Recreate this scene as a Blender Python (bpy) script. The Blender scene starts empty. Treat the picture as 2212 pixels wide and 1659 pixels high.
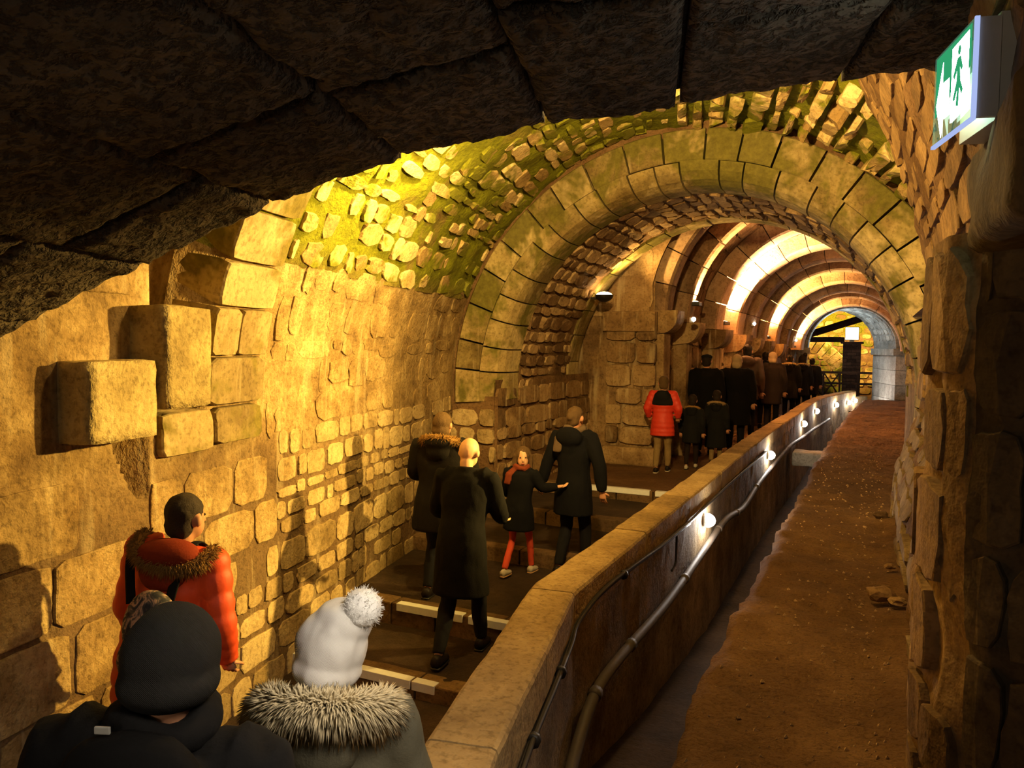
import bpy, bmesh, math, random
import numpy as np
from mathutils import Vector, Matrix, noise as mnoise

random.seed(7)
rng = np.random.default_rng(11)
SC = bpy.context.scene
COL = SC.collection
PI = math.pi
R = math.radians

# ------------------------------------------------------------------ camera
FPX = 1660.0
YAW, PITCH, ROLL = R(25.3), R(3.02), R(0.7)
cam_data = bpy.data.cameras.new('camera')
cam_data.sensor_fit = 'HORIZONTAL'
cam_data.sensor_width = 36.0
cam_data.lens = FPX * 36.0 / 2212.0
cam_data.clip_start = 0.05
cam_data.clip_end = 200
cam = bpy.data.objects.new('camera', cam_data)
COL.objects.link(cam)
_f = Vector((-math.sin(YAW) * math.cos(PITCH), math.cos(YAW) * math.cos(PITCH), -math.sin(PITCH)))
_r0 = Vector((math.cos(YAW), math.sin(YAW), 0))
_u0 = _r0.cross(_f)
_r = _r0 * math.cos(ROLL) + _u0 * math.sin(ROLL)
_u = _r.cross(_f)
_m = Matrix(((_r.x, _u.x, -_f.x, 0), (_r.y, _u.y, -_f.y, 0), (_r.z, _u.z, -_f.z, 1.8), (0, 0, 0, 1)))
cam.matrix_world = _m
SC.camera = cam

# ------------------------------------------------------------------ world, exposure
world = bpy.data.worlds.new('world')
SC.world = world
world.use_nodes = True
world.node_tree.nodes['Background'].inputs[0].default_value = (0.75, 0.55, 0.33, 1)
world.node_tree.nodes['Background'].inputs[1].default_value = 0.03
SC.view_settings.view_transform = 'Standard'
SC.view_settings.look = 'None'
SC.view_settings.gamma = 1.0
SC.view_settings.exposure = 0.0
SC.view_settings.use_curve_mapping = False
SC.cycles.max_bounces = 3
SC.cycles.diffuse_bounces = 2
SC.cycles.glossy_bounces = 1
SC.cycles.transmission_bounces = 4
SC.cycles.transparent_max_bounces = 6
SC.cycles.use_denoising = True
SC.cycles.adaptive_threshold = 0.08
SC.cycles.adaptive_min_samples = 12

# ------------------------------------------------------------------ lamps that light the cellar
YEL = (1.0, 0.65, 0.155)
WARM = (1.0, 0.60, 0.20)
ORG = (1.0, 0.56, 0.20)
WHITE = (1.0, 0.93, 0.80)
COOL = (0.72, 0.90, 1.0)


def lamp(kind, loc, power, col, size=0.1, target=None, spot=None, blend=0.6, spread=None, sy=None):
    d = bpy.data.lights.new('lamp_light', kind)
    d.energy = power
    d.color = col
    if kind in ('POINT', 'SPOT'):
        d.shadow_soft_size = size
    if kind == 'AREA':
        d.size = size
        if sy:
            d.shape = 'RECTANGLE'
            d.size_y = sy
        if spread:
            d.spread = R(spread)
    if kind == 'SPOT':
        d.spot_size = R(spot or 90)
        d.spot_blend = blend
    o = bpy.data.objects.new('lamp_light', d)
    COL.objects.link(o)
    o.location = loc
    if target is not None:
        o.rotation_euler = (Vector(target) - Vector(loc)).to_track_quat('-Z', 'Y').to_euler()
    return o


# floodlight hidden on the ledge of the right-hand recess, washing the left wall
lamp('SPOT', (0.72, 6.95, 2.40), 3300, YEL, 0.08, (-3.7, 2.9, 1.65), 84, 0.8)
# its spill on the vault stones around it
lamp('POINT', (0.80, 6.62, 3.15), 270, YEL, 0.08)
# floodlight hidden behind the dark arch, aimed at the springing of the mossy vault
lamp('SPOT', (-2.7, 4.75, 3.40), 430, YEL, 0.05, (-4.2, 5.2, 2.75), 140, 0.9)
lamp('SPOT', (-1.3, 4.0, 3.30), 850, (1.0, 0.64, 0.2), 0.08, (-2.1, 8.6, 2.8), 112, 0.8)  # unseen spot added to brighten the great arch
lamp('POINT', (-1.2, 4.3, 3.35), 165, (1.0, 0.64, 0.22), 0.12)
# spot above the exit sign, aimed down at the foot of the ramp
lamp('SPOT', (0.05, 1.05, 2.28), 170, (1.0, 0.86, 0.68), 0.4, (-1.45, 1.9, 0.4), 50, 0.8)
# unseen fill lamp added behind the viewer, standing in for ambient light
lamp('POINT', (-0.7, -1.3, 2.0), 26, (1.0, 0.84, 0.64), 0.2)
# ------------------------------------------------------------------ helpers
MATS = {}


def tag(o, label=None, cat=None, group=None, kind=None):
    if label: o['label'] = label
    if cat: o['category'] = cat
    if group: o['group'] = group
    if kind: o['kind'] = kind
    return o


def empty(name, loc=(0, 0, 0), rz=0.0):
    o = bpy.data.objects.new(name, None)
    COL.objects.link(o)
    o.location = loc
    o.rotation_euler = (0, 0, rz)
    o.empty_display_size = 0.1
    return o


def link(name, me, m=None, parent=None, smooth=False):
    if m is not None and not len(me.materials):
        me.materials.append(m)
    if smooth:
        me.polygons.foreach_set('use_smooth', [True] * len(me.polygons))
    o = bpy.data.objects.new(name, me)
    COL.objects.link(o)
    if parent is not None:
        o.parent = parent
    return o


def pyd(name, verts, faces, m=None, parent=None, smooth=False):
    me = bpy.data.meshes.new(name)
    me.from_pydata([tuple(map(float, v)) for v in verts], [], [tuple(map(int, f)) for f in faces])
    me.update()
    return link(name, me, m, parent, smooth)


def grid_faces(nu, nv, off=0, closed_u=False):
    f = []
    for i in range(nu if closed_u else nu - 1):
        i2 = (i + 1) % nu
        for j in range(nv - 1):
            f.append((off + i * nv + j, off + i2 * nv + j, off + i2 * nv + j + 1, off + i * nv + j + 1))
    return f


def fbm(p, oct=4):
    return mnoise.fractal(Vector(p), 1.0, 2.0, oct)


def surface(name, S, us, vs, m, parent=None, disp=0.0, dscale=3.0, flip=False, smooth=True, hfun=None):
    """grid over a parametric surface S(u, v, h) with noisy relief"""
    verts = []
    for u_ in us:
        for v_ in vs:
            h = hfun(u_, v_) if hfun else 0.0
            p = S(u_, v_, h)
            if disp:
                p = S(u_, v_, h + disp * fbm((p[0] * dscale, p[1] * dscale, p[2] * dscale)))
            verts.append(p)
    f = grid_faces(len(us), len(vs))
    if flip:
        f = [tuple(reversed(q)) for q in f]
    return pyd(name, verts, f, m, parent, smooth)


def frange(a, b, step):
    n = max(2, int(math.ceil((b - a) / step)) + 1)
    return list(np.linspace(a, b, n))


def piece(name, S, u0, u1, v0, v1, depth, m, parent, n=12, rough=0.1, ex=4.0, sink=0.03, tilt=0.3, skew=0.0, dome=0.05):
    n = 28 if ex > 11 else (max(n, 16) if ex > 5 else n)
    """one stone laid on S: irregular rounded outline, bevelled rim, slightly domed and tilted face"""
    uc, vc, hu, hv = (u0 + u1) / 2, (v0 + v1) / 2, (u1 - u0) / 2, (v1 - v0) / 2
    ph = random.random() * 2 * PI
    out = []
    for k in range(n):
        a = 2 * PI * k / n + ph / n
        c, s = math.cos(a), math.sin(a)
        rr = (abs(c) ** ex + abs(s) ** ex) ** (-1.0 / ex)
        rr *= 1 + rough * (random.random() - 0.6)
        out.append((rr * c, rr * s))
    tx, ty = (random.random() - 0.5) * tilt, (random.random() - 0.5) * tilt
    verts = []
    for sc, hh in ((1.0, -sink), (0.985, 0.75), (0.95, 1.0)):
        for x, y in out:
            h = -sink if hh < 0 else depth * hh * (1 + tx * x + ty * y) * (1 + rough * (random.random() - 0.5))
            verts.append(S(uc + (x * sc + skew * y) * hu, vc + y * sc * hv, h))
    verts.append(S(uc, vc, depth * (1 + dome)))
    f = []
    for k in range(n):
        k2 = (k + 1) % n
        f.append((k, k2, n + k2, n + k))
        f.append((n + k, n + k2, 2 * n + k2, 2 * n + k))
        f.append((2 * n + k, 2 * n + k2, 3 * n))
    return pyd(name, verts, f, m, parent, False)


def courses(name, S, ulim, vlim, hrange, wrange, depth, m, parent, gap=0.025, rough=0.1, ex=4.0, skip=None,
            prob=1.0, limit=300, jit=0.3, tilt=0.3, keep=None, wave=0.0):
    """lay courses of stones over a patch of S; v is the course direction"""
    v = vlim[0]
    made = 0
    while v < vlim[1] - hrange[0] * 0.5:
        h = random.uniform(*hrange)
        ua, ub = (ulim(v) if callable(ulim) else ulim)
        uu = ua - random.random() * wrange[0]
        while uu < ub:
            w = random.uniform(*wrange)
            a, b = max(uu, ua), min(uu + w, ub)
            uu += w
            if b - a < wrange[0] * 0.45:
                continue
            uc, vc = (a + b) / 2, v + h / 2
            if skip and skip(uc, vc, (b - a) / 2, h / 2):
                continue
            if random.random() > prob or made >= limit:
                continue
            j = jit * gap
            wv = wave * math.sin(uc * 2.3 + v)
            mm = m if not callable(m) else m(uc, vc)
            piece(name, S, a + gap / 2 + random.uniform(-j, j), b - gap / 2 + random.uniform(-j, j),
                  v + gap / 2 + random.uniform(-j, j) + wv, v + h - gap / 2 + random.uniform(-j, j) + wv,
                  depth * random.uniform(0.6, 1.35), mm, parent, rough=rough, ex=ex, tilt=tilt)
            made += 1
        v += h
    return made


def box(name, lo, hi, m, parent=None, bev=0.0, rough=0.0, seg=2, smooth=False):
    bm = bmesh.new()
    bmesh.ops.create_cube(bm, size=1.0)
    for v in bm.verts:
        v.co = Vector([lo[i] + (v.co[i] + 0.5) * (hi[i] - lo[i]) for i in range(3)])
    if rough:
        bmesh.ops.subdivide_edges(bm, edges=bm.edges[:], cuts=4, use_grid_fill=True)
    if bev:
        es = [e for e in bm.edges if len(e.link_faces) == 2 and e.calc_face_angle(0) > 0.5]
        bmesh.ops.bevel(bm, geom=es, offset=bev, segments=seg, affect='EDGES', profile=0.6)
    if rough:
        o = Vector((random.random() * 50, random.random() * 50, random.random() * 50))
        for v in bm.verts:
            v.co += v.normal * rough * mnoise.fractal(v.co * 6 + o, 1.0, 2.0, 3)
    me = bpy.data.meshes.new(name)
    bm.to_mesh(me)
    bm.free()
    return link(name, me, m, parent, smooth)


def tube_vf(pts, rad, n=10, cap=True, verts=None, faces=None, ref=(1, 0, 0)):
    """swept tube; rad: number, (rx, ry) or list of them"""
    V = verts if verts is not None else []
    F = faces if faces is not None else []
    off = len(V)
    pts = [Vector(p) for p in pts]
    N = len(pts)
    for i, p in enumerate(pts):
        d = (pts[min(i + 1, N - 1)] - pts[max(i - 1, 0)])
        d = d.normalized() if d.length > 1e-9 else Vector((0, 0, 1))
        rf = Vector(ref)
        if abs(d.dot(rf)) > 0.95:
            rf = Vector((0, 1, 0)) if abs(d.y) < 0.9 else Vector((0, 0, 1))
        a = (rf - d * rf.dot(d)).normalized()
        b = d.cross(a)
        r_ = rad[i] if isinstance(rad, list) else rad
        rx, ry = (r_, r_) if not isinstance(r_, tuple) else r_
        for k in range(n):
            t = 2 * PI * k / n
            q = p + a * (rx * math.cos(t)) + b * (ry * math.sin(t))
            V.append((q.x, q.y, q.z))
    for i in range(N - 1):
        for k in range(n):
            k2 = (k + 1) % n
            F.append((off + i * n + k, off + i * n + k2, off + (i + 1) * n + k2, off + (i + 1) * n + k))
    if cap:
        F.append(tuple(off + k for k in reversed(range(n))))
        F.append(tuple(off + (N - 1) * n + k for k in range(n)))
    return V, F


def tube(name, pts, rad, m, parent=None, n=10, ref=(1, 0, 0)):
    V, F = tube_vf(pts, rad, n, True, None, None, ref)
    return pyd(name, V, F, m, parent, True)


def smooth_path(pts, k=6):
    """Catmull-Rom through points"""
    P = [Vector(p) for p in pts]
    P = [P[0] * 2 - P[1]] + P + [P[-1] * 2 - P[-2]]
    out = []
    for i in range(1, len(P) - 2):
        for j in range(k):
            t = j / k
            a, b, c, d = P[i - 1], P[i], P[i + 1], P[i + 2]
            out.append(0.5 * ((2 * b) + (c - a) * t + (2 * a - 5 * b + 4 * c - d) * t * t + (3 * b - a - 3 * c + d) * t ** 3))
    out.append(P[-2])
    return out


# ------------------------------------------------------------------ materials
def srgb(r, g, b):
    return tuple(((c / 255) / 12.92 if c / 255 <= 0.04045 else ((c / 255 + 0.055) / 1.055) ** 2.4) for c in (r, g, b)) + (1.0,)


class NT:
    def __init__(self, name):
        self.m = bpy.data.materials.new(name)
        self.m.use_nodes = True
        self.t = self.m.node_tree
        self.t.nodes.clear()
        self.out = self.t.nodes.new('ShaderNodeOutputMaterial')

    def n(self, typ, **kw):
        nd = self.t.nodes.new(typ)
        for k, v in kw.items():
            if k.startswith('i_'):
                key = k[2:]
                key = int(key) if key.isdigit() else key
                nd.inputs[key].default_value = v
            else:
                setattr(nd, k, v)
        return nd

    def l(self, a, b):
        self.t.links.new(a, b)

    def noise(self, vec, scale, detail=4, rough=0.6, dist=0.0):
        nd = self.n('ShaderNodeTexNoise')
        nd.inputs['Scale'].default_value = scale
        nd.inputs['Detail'].default_value = detail
        nd.inputs['Roughness'].default_value = rough
        nd.inputs['Distortion'].default_value = dist
        self.l(vec, nd.inputs['Vector'])
        return nd.outputs['Fac']

    def ramp(self, fac, stops):
        nd = self.n('ShaderNodeValToRGB')
        cr = nd.color_ramp
        while len(cr.elements) < len(stops):
            cr.elements.new(0.5)
        for e, (p, c) in zip(cr.elements, stops):
            e.position = p
            e.color = c if len(c) == 4 else tuple(c) + (1,)
        self.l(fac, nd.inputs[0])
        return nd.outputs[0]

    def mix(self, fac, a, b, typ='MIX'):
        nd = self.n('ShaderNodeMix', data_type='RGBA', blend_type=typ)
        for s, v in ((0, fac), (6, a), (7, b)):
            if hasattr(v, 'node'):
                self.l(v, nd.inputs[s])
            else:
                nd.inputs[s].default_value = v
        return nd.outputs[2]

    def math(self, op, a, b=0.0, clamp=False):
        nd = self.n('ShaderNodeMath', operation=op, use_clamp=clamp)
        for s, v in ((0, a), (1, b)):
            if hasattr(v, 'node'):
                self.l(v, nd.inputs[s])
            else:
                nd.inputs[s].default_value = v
        return nd.outputs[0]

    def scaled(self, vec, sc):
        nd = self.n('ShaderNodeMapping')
        nd.inputs['Scale'].default_value = sc
        self.l(vec, nd.inputs['Vector'])
        return nd.outputs[0]

    def done(self, col, rough=0.9, bump=None, bstr=0.3, bdist=0.02, spec=0.3, metal=0.0, emit=None, estr=0.0, sheen=0.0):
        p = self.n('ShaderNodeBsdfPrincipled')
        if hasattr(col, 'node'):
            self.l(col, p.inputs['Base Color'])
        else:
            p.inputs['Base Color'].default_value = col
        if hasattr(rough, 'node'):
            self.l(rough, p.inputs['Roughness'])
        else:
            p.inputs['Roughness'].default_value = rough
        p.inputs['Specular IOR Level'].default_value = spec
        p.inputs['Metallic'].default_value = metal
        if sheen:
            p.inputs['Sheen Weight'].default_value = sheen
        if emit:
            p.inputs['Emission Color'].default_value = emit
            p.inputs['Emission Strength'].default_value = estr
        if bump is not None:
            b = self.n('ShaderNodeBump')
            b.inputs['Strength'].default_value = bstr
            b.inputs['Distance'].default_value = bdist
            self.l(bump, b.inputs['Height'])
            self.l(b.outputs[0], p.inputs['Normal'])
        self.l(p.outputs[0], self.out.inputs[0])
        MATS[self.m.name] = self.m
        return self.m


def stone_mat(name, lo, mid, hi, scale=2.5, bstr=0.5, rough=0.92, streak=0.0, moss=0.0, mosscol=(64, 84, 14), pits=0.0,
              rnd=0.35, spec=0.2, stain=0.25, soot=0.0, mossscale=1.3, fine=30, bdist=0.02, moss_z=None, low=None):
    t = NT(name)
    geo = t.n('ShaderNodeNewGeometry')
    pos = geo.outputs['Position']
    oi = t.n('ShaderNodeObjectInfo')
    n1 = t.noise(pos, scale, 4, 0.62)
    n2 = t.noise(pos, scale * 7, 3, 0.7)
    fac = t.math('ADD', t.math('MULTIPLY', n1, 0.75), t.math('MULTIPLY', n2, 0.25))
    rv = t.math('MULTIPLY', t.math('SUBTRACT', oi.outputs['Random'], 0.5), rnd)
    fac = t.math('ADD', fac, rv)
    col = t.ramp(fac, [(0.30, srgb(*lo)), (0.5, srgb(*mid)), (0.70, srgb(*hi))])
    if low:
        # different bedding below a wavering level
        sz = t.n('ShaderNodeSeparateXYZ')
        t.l(pos, sz.inputs[0])
        zz = t.math('ADD', sz.outputs[2], t.math('MULTIPLY', t.noise(pos, 1.6, 3, 0.6), 0.9))
        mr0 = t.n('ShaderNodeMapRange')
        mr0.inputs[1].default_value, mr0.inputs[2].default_value = low[1], low[2]
        t.l(zz, mr0.inputs[0])
        lowc = t.mix(n2, srgb(*[int(c * 0.8) for c in low[0]]), srgb(*low[0]))
        col = t.mix(mr0.outputs[0], lowc, col)
    # small dark flecks and stains that belong to the stone
    n3 = t.noise(pos, fine, 2, 0.7)
    fl = t.ramp(n3, [(0.33, (0.45, 0.42, 0.38, 1)), (0.5, (1, 1, 1, 1))])
    col = t.mix(0.6, col, fl, 'MULTIPLY')
    if stain:
        n4 = t.noise(pos, 1.1, 3, 0.65, 0.4)
        st = t.ramp(n4, [(0.36, (0.50, 0.42, 0.32, 1)), (0.52, (1, 1, 1, 1))])
        col = t.mix(stain, col, st, 'MULTIPLY')
    if streak:
        sv = t.scaled(pos, (5.0, 5.0, 0.55))
        n5 = t.noise(sv, 1.6, 3, 0.6, 0.3)
        f5 = t.ramp(n5, [(0.55, (0, 0, 0, 1)), (0.66, (1, 1, 1, 1))])
        col = t.mix(t.math('MULTIPLY', f5, streak), col, srgb(226, 205, 160))
    if soot:
        n7 = t.noise(t.scaled(pos, (1, 1, 0.6)), 2.1, 4, 0.7, 0.5)
        f7 = t.ramp(n7, [(0.45, (0, 0, 0, 1)), (0.6, (1, 1, 1, 1))])
        col = t.mix(t.math('MULTIPLY', f7, soot), col, srgb(52, 42, 32))
    if moss:
        n6 = t.noise(pos, mossscale, 4, 0.7, 0.3)
        f6 = t.ramp(n6, [(0.5 - 0.25 * moss, (0, 0, 0, 1)), (0.58 - 0.2 * moss, (1, 1, 1, 1))])
        mc = t.mix(n2, srgb(*[int(c * 0.55) for c in mosscol]), srgb(*[min(255, int(c * 1.25)) for c in mosscol]))
        if moss_z:
            sx = t.n('ShaderNodeSeparateXYZ')
            t.l(pos, sx.inputs[0])
            mr = t.n('ShaderNodeMapRange')
            mr.inputs[1].default_value, mr.inputs[2].default_value = moss_z
            t.l(sx.outputs[2], mr.inputs[0])
            f6 = t.math('MULTIPLY', f6, mr.outputs[0])
        col = t.mix(t.math('MULTIPLY', f6, 0.92), col, mc)
    bh = t.math('ADD', t.math('MULTIPLY', n2, 0.8), t.math('MULTIPLY', n3, 0.35))
    if pits:
        vo = t.n('ShaderNodeTexNoise')
        vo.inputs['Scale'].default_value = 30
        vo.inputs['Detail'].default_value = 3
        vo.inputs['Roughness'].default_value = 0.65
        vo.inputs['Distortion'].default_value = 0.15
        t.l(pos, vo.inputs['Vector'])
        pf = t.ramp(vo.outputs[0], [(0.40, (0, 0, 0, 1)), (0.52, (1, 1, 1, 1))])
        bh = t.math('ADD', bh, t.math('MULTIPLY', pf, pits))
        col = t.mix(0.55, col, t.ramp(vo.outputs[0], [(0.36, (0.35, 0.33, 0.32, 1)), (0.5, (1, 1, 1, 1))]), 'MULTIPLY')
    return t.done(col, rough, bh, bstr, bdist, spec)


def plain(name, rgb, rough=0.7, bump=0.0, bscale=60, spec=0.3, metal=0.0, emit=None, estr=0.0, var=0.25, sheen=0.0):
    t = NT(name)
    tc = t.n('ShaderNodeTexCoord')
    nz = t.noise(tc.outputs['Object'], bscale, 4, 0.6)
    c = srgb(*rgb)
    a = tuple(x * (1 - var) for x in c[:3]) + (1,)
    b = tuple(min(1, x * (1 + var)) for x in c[:3]) + (1,)
    col = t.mix(nz, a, b)
    return t.done(col, rough, nz if bump else None, bump, 0.01, spec, metal, emit, estr, sheen)


def glow(name, col, strength):
    t = NT(name)
    e = t.n('ShaderNodeEmission')
    e.inputs[0].default_value = tuple(col) + (1,)
    e.inputs[1].default_value = strength
    t.l(e.outputs[0], t.out.inputs[0])
    MATS[name] = t.m
    return t.m


M_plaster = stone_mat('plastered_ashlar', (128, 104, 68), (176, 146, 98), (206, 176, 126), 2.2, 0.55, streak=0.45, stain=0.35, rnd=0.25)
M_ashlar = stone_mat('dressed_limestone', (132, 112, 74), (172, 150, 104), (200, 178, 130), 2.0, 0.4, streak=0.2, stain=0.35, rnd=0.3, moss=0.10, mosscol=(120, 108, 50))
M_upper = stone_mat('limed_stone', (114, 90, 57), (163, 135, 88), (205, 179, 127), 3.4, 0.9, streak=0.26, stain=0.6, rnd=0.12, soot=0.12)
M_rubble = stone_mat('rubble_limestone', (130, 108, 70), (174, 148, 102), (204, 180, 132), 3.0, 0.7, streak=0.15, rnd=0.25, stain=0.45)
M_mortar = stone_mat('brown_mortar', (84, 62, 42), (116, 88, 58), (142, 112, 76), 3.0, 0.8, stain=0.4, rnd=0.0)
M_lime = stone_mat('limed_wall', (112, 88, 56), (160, 132, 86), (204, 178, 126), 3.4, 0.9, streak=0.22, stain=0.6, rnd=0.0, low=((128, 102, 70), 1.25, 1.75), soot=0.12)
M_moss = stone_mat('mossy_mortar', (92, 70, 44), (120, 94, 58), (150, 124, 80), 3.0, 0.9, rnd=0.0, moss=0.75, mosscol=(112, 116, 14), mossscale=0.75, stain=0.2, moss_z=(2.15, 2.5))
M_vault = stone_mat('vault_rubble', (150, 122, 76), (192, 164, 108), (222, 198, 144), 4.0, 0.6, rnd=0.4, moss=0.12, mosscol=(112, 116, 14))
M_vous = stone_mat('ring_limestone', (122, 104, 62), (168, 148, 96), (198, 176, 122), 2.4, 0.45, rnd=0.4, moss=0.10, mosscol=(104, 98, 40), streak=0.25, stain=0.65, soot=0.22)
M_soffit = stone_mat('soffit_rubble', (112, 86, 58), (156, 126, 88), (190, 160, 116), 3.5, 0.7, rnd=0.45, soot=0.25)
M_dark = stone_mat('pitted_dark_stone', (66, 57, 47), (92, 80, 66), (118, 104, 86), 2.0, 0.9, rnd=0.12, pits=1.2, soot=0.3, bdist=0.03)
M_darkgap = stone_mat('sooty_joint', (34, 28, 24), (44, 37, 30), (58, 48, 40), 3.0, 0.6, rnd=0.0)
M_rib = stone_mat('rib_limestone', (120, 94, 70), (160, 128, 98), (188, 154, 120), 2.5, 0.35, rnd=0.3, streak=0.1)
M_web = stone_mat('vault_web_stone', (98, 72, 52), (136, 102, 74), (166, 130, 96), 2.5, 0.6, rnd=0.2, soot=0.3, streak=0.2)
M_gwall = stone_mat('gallery_wall_stone', (104, 80, 54), (146, 116, 78), (180, 150, 106), 2.2, 0.6, rnd=0.3, streak=0.35, stain=0.5)
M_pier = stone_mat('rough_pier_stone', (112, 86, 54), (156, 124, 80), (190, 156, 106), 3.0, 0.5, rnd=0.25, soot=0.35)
M_darkpier = stone_mat('dark_pier_stone', (74, 61, 46), (104, 87, 64), (136, 116, 86), 2.4, 0.45, rnd=0.15, soot=0.5)  # darker stone for the outer side of the near pier and its impost
M_parapet = stone_mat('parapet_stone', (124, 100, 64), (160, 132, 86), (188, 160, 110), 2.4, 0.6, rnd=0.2, stain=0.5)
M_render = stone_mat('parapet_render', (104, 86, 62), (144, 122, 88), (174, 152, 114), 3.0, 0.5, rnd=0.0, soot=0.25, stain=0.5)
M_dirt = stone_mat('packed_earth', (76, 54, 34), (102, 74, 47), (128, 97, 64), 1.6, 0.8, rnd=0.0, fine=55, stain=0.3, bdist=0.03)
M_tread = stone_mat('dark_gravel_tread', (42, 32, 24), (60, 46, 34), (80, 62, 46), 2.0, 0.7, rnd=0.0, fine=90, stain=0.3)
M_riser = stone_mat('step_riser_stone', (78, 60, 40), (104, 80, 52), (126, 100, 66), 3.0, 0.5, rnd=0.2)
M_channel = stone_mat('channel_bed', (44, 32, 20), (58, 43, 28), (72, 55, 36), 2.0, 0.5, rnd=0.0)
M_pebble = stone_mat('pebble', (92, 70, 48), (128, 98, 66), (156, 126, 88), 6.0, 0.4, rnd=0.5)
M_grit = stone_mat('pale_grit', (150, 120, 84), (186, 154, 112), (214, 186, 146), 8.0, 0.3, rnd=0.0)
M_far = stone_mat('far_room_stone', (120, 96, 50), (166, 140, 80), (200, 176, 112), 2.0, 0.6, rnd=0.4, moss=0.2, mosscol=(90, 100, 20))
M_blue = stone_mat('grey_limestone', (120, 118, 112), (152, 150, 144), (182, 180, 172), 2.5, 0.5, rnd=0.3, soot=0.2)
M_brick = stone_mat('dark_brick', (62, 44, 36), (84, 60, 48), (108, 80, 62), 4.0, 0.4, rnd=0.3)
M_wood = stone_mat('dark_timber', (40, 26, 18), (58, 38, 26), (78, 54, 38), 4.0, 0.3, rnd=0.2)
M_strip = plain('white_strip', (226, 228, 230), 0.3, 0.2, 25, 0.4, var=0.12)
M_pipe = plain('grey_conduit', (74, 64, 54), 0.62, 0.1, 30, 0.35)
M_cable = plain('black_cable', (38, 33, 28), 0.5, 0.0)
M_blackmetal = plain('black_metal', (26, 24, 22), 0.45, 0.0, spec=0.5)
M_whitebox = plain('off_white_plastic', (196, 192, 182), 0.4, 0.0, spec=0.5, var=0.05)
# ------------------------------------------------------------------ floors and steps
def Xw(Y):
    return -3.0835 - 0.1955 * Y


STEP_Y = [(-3.0, -0.72), (4.525, -0.60), (5.40, -0.42), (6.94, -0.28), (8.1, -0.14), (9.22, 0.0)]


def floor_z(Y):
    z = float(np.interp(Y, [-3, 0.5, 3.4], [-0.30, -0.42, -0.72]))
    for a, b in STEP_Y[1:]:
        if Y >= a:
            z = b
    return z


def tread(name, y0, y1, z, zb, x0, x1, m):
    us, vs = frange(x0, x1, 0.12), frange(y0, y1, 0.12)
    zf = (lambda q: z) if y0 > 0 else floor_z
    verts = [(u_, v_, zf(v_) + 0.012 * fbm((u_ * 3, v_ * 3, z)) * (0 if v_ == vs[0] else 1)) for u_ in us for v_ in vs]
    f = grid_faces(len(us), len(vs))
    o = pyd(name, verts, f, m, None, True)
    return o


f0 = tread('floor', -3.0, 4.52, -0.72, -2, -5.4, -1.0, M_tread)
tag(f0, 'dark gravel floor at the foot of the steps, near the viewer', 'floor', kind='structure')
lab = ['lowest broad step behind the white bobble hat, with a bright white nosing strip',
       'second broad step with a worn white nosing strip at the bald man',
       'third broad step where the girl with coral tights walks',
       'fourth broad step in front of the woman with the scarf',
       'top step edged by a white strip before the long gallery floor']
for i in range(1, len(STEP_Y)):
    y0, z = STEP_Y[i]
    zb = STEP_Y[i - 1][1]
    y1 = STEP_Y[i + 1][0] if i + 1 < len(STEP_Y) else 24.6
    root = empty('step', (0, y0, 0))
    tag(root, lab[i - 1], 'step', kind='structure')
    t_ = tread('tread', y0, y1, z, zb, -5.4, -1.5, M_tread if i < 5 else M_dirt)
    t_.parent = root
    t_.matrix_parent_inverse = Matrix.Translation((0, -y0, 0))
    # riser made of separate kerb stones
    x = -5.3
    while x < -1.6:
        w = min(random.uniform(0.35, 0.7), -1.6 - x)
        k = box('riser_stone', (x + 0.006, y0 - 0.012, zb - 0.05), (x + w - 0.006, y0 + 0.16, z + 0.006), M_riser, root, 0.012, 0.006)
        k.location.y = -y0
        x += w
# white strips let into the nosings
STRIPS = [(1, -4.4, -2.90), (1, -2.885, -2.70), (2, -3.60, -2.965), (2, -2.91, -2.30), (5, -3.30, -2.46), (5, -2.39, -2.0)]
roots = [o for o in COL.objects if o.name.startswith('step') and o.type == 'EMPTY']
for si, x0, x1 in STRIPS:
    y0, z = STEP_Y[si]
    s = box('nosing_strip', (x0, -0.024, z - 0.052), (x1, 0.052, z + 0.012), M_strip, roots[si - 1], 0.004)


# ------------------------------------------------------------------ left wall and mossy vault (one continuous surface)
ZS = 1.3


def cXr(Y):
    return -0.92 - 0.18 * (Y - 3), 2.75 + 0.0155 * (Y - 3)


def S_left(Y, v, h):
    if v <= ZS or Y < 3.03:
        return (Xw(Y) + 0.981 * h, Y + 0.192 * h, v)
    c, r = cXr(Y)
    th = (v - ZS) / r
    rr = r - h
    return (c - rr * math.cos(th), Y, ZS + rr * math.sin(th))


def niche(Y, v):
    # deep recess beside the dressed arch, and the gap under the lower corbel
    if 3.03 < Y < 3.48 and 1.37 < v < 3.3:
        return -0.40
    if 0.93 < v < 1.285:
        k = (v - 0.93) / 0.355
        if 2.925 - 0.195 * k ** 0.7 < Y < 2.985:
            return -0.60
    return 0.0


wall_left = surface('wall_left', S_left, frange(0.4, 8.22, 0.026), frange(-1.2, 1.13, 0.028), M_lime, None, 0.006, 4.0, True, True, niche)
tag(wall_left, 'coursed rubble foot of the long yellow-lit wall beside the steps', 'wall', kind='structure')
wall_up = surface('wall_left', S_left, frange(0.4, 8.22, 0.026), frange(1.13, 2.36, 0.028), M_lime, None, 0.006, 4.0, True, True, niche)
tag(wall_up, 'limed upper part of the yellow-lit wall below the mossy vault', 'wall', kind='structure')


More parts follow.
